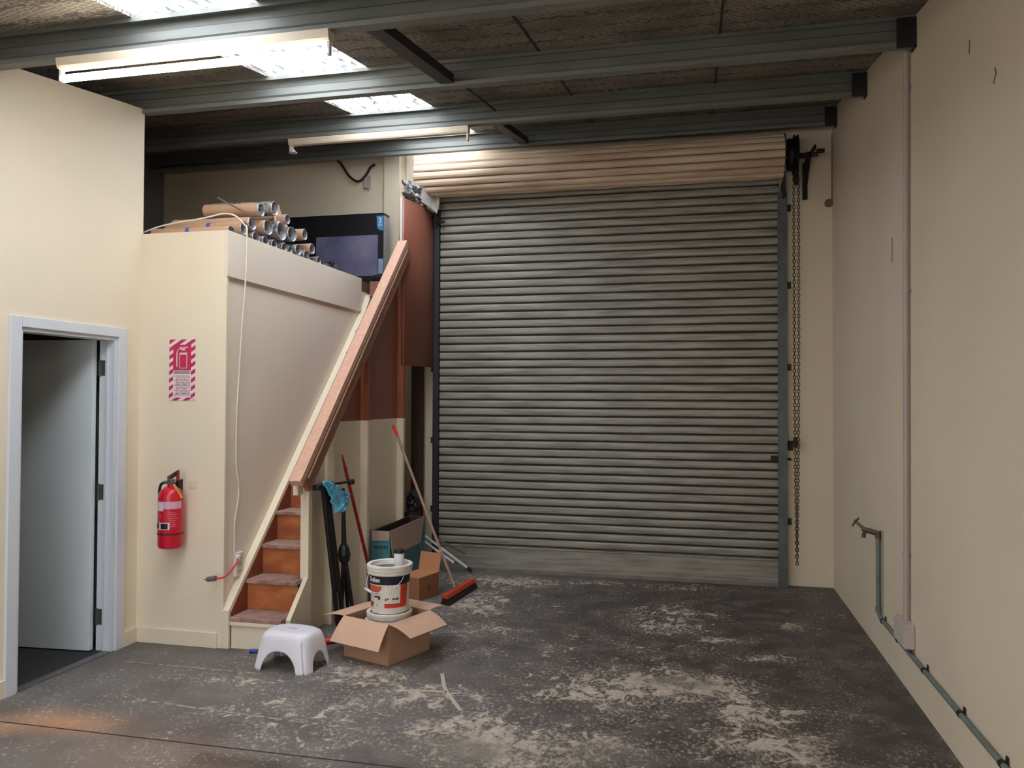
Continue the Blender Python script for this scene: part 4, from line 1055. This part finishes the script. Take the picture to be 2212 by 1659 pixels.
# ------------------------------------------------------------------ broom, poles and stands
BR = thing('wide_broom', 'wide orange broom on the floor with its wooden handle leaning left', 'broom', (-1.92, 6.35, 0))
hv = Vector((.06, .66, 0)).normalized(); hn = Vector((-hv.y, hv.x, 0)); hc = Vector((-1.915, 6.36, 0))
def hp(s, t, z): return hc+hv*s+hn*t+zz*z
PT('broom_head', MB().hexa([hp(-.31,-.03,.05), hp(.31,-.03,.05), hp(.31,.03,.05), hp(-.31,.03,.05), hp(-.31,-.02,.085), hp(.31,-.02,.085), hp(.31,.02,.085), hp(-.31,.02,.085)]), broomo, BR, bev=.006)
PT('bristles', MB().hexa([hp(-.31,-.045,.0), hp(.31,-.045,.0), hp(.31,.035,.0), hp(-.31,.035,.0), hp(-.305,-.027,.05), hp(.305,-.027,.05), hp(.305,.027,.05), hp(-.305,.027,.05)]), mat('dark_bristles', (44, 32, 32), .9, var=.4, scale=60, stretch=(1, 1, .1)), BR)
bt, tp_ = Vector((-1.925, 6.27, .09)), Vector((-2.548, 6.47, 1.40))
PT('handle', MB().tube([bt, bt.lerp(tp_, .93)], .0125, 10), pole, BR, smooth=True)
PT('red_hand_grip', MB().tube([bt.lerp(tp_, .93), tp_], .0145, 10), mat('red_grip', (226, 52, 44), .45), BR, smooth=True)
RP = thing('red_pole', 'thin red pole leaning on the partition behind the pails', 'pole', (-2.455, 5.98, 0))
a_, b_ = Vector((-2.44, 5.90, .0)), Vector((-2.548, 5.455, 1.215))
PT('shaft', MB().tube([a_, a_.lerp(b_, .92), b_], [.0135, .0125, .004], 10), redd, RP, smooth=True)

TS = thing('folding_trestle', 'black folded trestle legs leaning on the stair partition under the blue bag', 'trestle', (-2.50, 5.15, 0))
PT('top_bar', MB().box(-2.54, -2.49, 4.97, 5.21, 1.005, 1.045), blackp, TS, bev=.008)
for y, y2, x2 in ((5.085, 5.33, -2.50), (5.15, 5.40, -2.49)):
    PT('leg', MB().tube([(-2.515, y, 1.01), (x2-.01, y2, .0)], .0175, 8), blackp, TS, smooth=True)
PT('leg_web', MB().hexa([(-2.52,5.10,.99),(-2.50,5.10,.99),(-2.50,5.135,.99),(-2.52,5.135,.99),(-2.515,5.28,.25),(-2.495,5.28,.25),(-2.495,5.34,.25),(-2.515,5.34,.25)]), blackp, TS)
TR = thing('tripod_stand', 'black folded tripod with a bulky collar beside the trestle legs', 'tripod', (-2.50, 5.45, 0))
PT('centre_column', MB().tube([(-2.50, 5.375, .98), (-2.50, 5.40, .50)], [.011, .020], 10), blackp, TR, smooth=True)
PT('collar', MB().tube([(-2.50, 5.39, .575), (-2.50, 5.395, .545), (-2.50, 5.40, .50), (-2.50, 5.405, .455), (-2.50, 5.41, .43)], [.022, .037, .046, .040, .022], 10), blackp, TR)
PT('crank_knob', MB().lathe([(0, -.02), (.022, -.018), (.026, 0), (.022, .018), (0, .02)], (-2.47, 5.445, 1.02), 14).tube([(-2.50, 5.25, 1.025), (-2.47, 5.43, 1.022)], .009, 8), blackp, TR, smooth=True)
for x2, y2 in ((-2.535, 5.43), (-2.46, 5.50), (-2.53, 5.55)):
    PT('leg', MB().tube([(-2.50, 5.40, .50), (x2, y2, .0)], [.019, .013], 8), blackp, TR, smooth=True)
def bag():
    mb = MB()
    prof_t = [(4.985, 5.10), (5.02, 5.30), (5.10, 5.385), (5.14, 5.40), (5.15, 5.36), (5.16, 5.30)]
    def f(u, v):
        q = u*(len(prof_t)-1); i = min(int(q), len(prof_t)-2); w_ = q-i
        a = prof_t[i][0]*(1-w_)+prof_t[i+1][0]*w_; b = prof_t[i][1]*(1-w_)+prof_t[i+1][1]*w_
        y = a+(b-a)*v; z = 1.065-.235*u
        n = noise.noise(Vector((u*4, v*4, 1)))*.03+noise.noise(Vector((u*9, v*9, 4)))*.015
        return (-2.462+.02*math.sin(v*PI)+n, y-.006+.012*math.sin(u*9), z+.02*math.sin(v*5)*(1-u)-.05*v*(1-u)+n*.5)
    mb.grid(f, 24, 20)
    return mb
o = PT('blue_plastic_bag', bag(), bluebag, smooth=True, solid=.012)
tag(o, 'light blue plastic bag draped over the trestle top', 'plastic bag')

AL = thing('folded_metal_legs', 'white aluminium legs lying against the base of the roller door', 'metal frame', (-2.3, 7.2, 0))
PT('frame_bar', MB().tube([(-2.52, 7.22, .33), (-2.10, 7.26, .035)], .013, 10), labw, AL, smooth=True)
PT('frame_bar', MB().tube([(-2.515, 7.18, .285), (-2.23, 7.22, .09)], .013, 10), labw, AL, smooth=True)
PT('brown_bar', MB().tube([(-2.45, 7.27, .305), (-2.14, 7.30, .17)], .010, 8), mat('brown_bar_paint', (110, 78, 66), .5), AL, smooth=True)
PT('upright', MB().box(-2.545, -2.52, 7.20, 7.225, .0, .46), labw, AL)
PT('rubber_foot', MB().tube([(-2.11, 7.26, .042), (-2.065, 7.265, .014)], .016, 10), blackp, AL)
o = PT('plastic_wrapped_junk', crumple((-2.585, 7.08, .675), (.05, .10, .085), 13, .4), darkjunk, smooth=True)
o = tag(o, 'dark plastic wrapped bundle behind the teal carton', 'bundle')
PT('junk_crate', MB().box(-2.64, -2.555, 6.98, 7.2, 0, .58), dkbrown)
tag(bpy.data.objects['junk_crate'], 'dark crate in the corner behind the teal carton', 'crate')
o = PT('under_stair_shade_board', MB().box(-2.70, -2.585, 7.32, 7.36, 0, 1.96), mat('under_stair_shade_brown', (70, 52, 40), .8, var=.3, scale=8, stretch=(6, 6, .5)), bev=.003)  # added board, its dark brown stands for the shade under the stair
tag(o, 'dark board added under the bowed hardboard sheet as under-stair shade', 'board')
sc = mat('wall_scuff', (110, 98, 76), .8)
for pts in ([(3.503, 2.955), (3.49, 2.93), (3.52, 2.90)], [(3.80, 3.20), (3.81, 3.14)], [(5.23, 2.62), (5.235, 2.47)]):
    o = PT('scuff_mark', MB().tube([(XR-.0005, y, z) for y, z in pts], .0035, 5), sc)
    tag(o, {3.503: 'dark curved scuff high on the right wall nearest the viewer', 3.80: 'short dark scuff high on the right wall', 5.23: 'faint vertical scuff on the right wall left of the conduit'}[pts[0][0]], 'scuff')
# small bits on the floor
o = PT('blue_clip', MB().tube([(-2.79, 4.63, .012), (-2.74, 4.64, .012)], .012, 10), bluec, smooth=True); tag(o, 'small blue plastic clip on the floor by the bottom stair riser', 'clip')
o = PT('orange_trowel_handle', MB().tube([(-2.44, 4.86, .02), (-2.33, 4.97, .022)], [.014, .018], 10).tube([(-2.43, 4.95, .02), (-2.36, 5.0, .02)], .007, 8), broomo, smooth=True); tag(o, 'orange tool handle on the floor between stool and box', 'hand tool')
o = PT('crumpled_rag', crumple((-2.66, 4.72, .02), (.085, .035, .022), 21, .2), ragm, smooth=True); tag(o, 'dull pink rag on the floor behind the stool', 'rag')
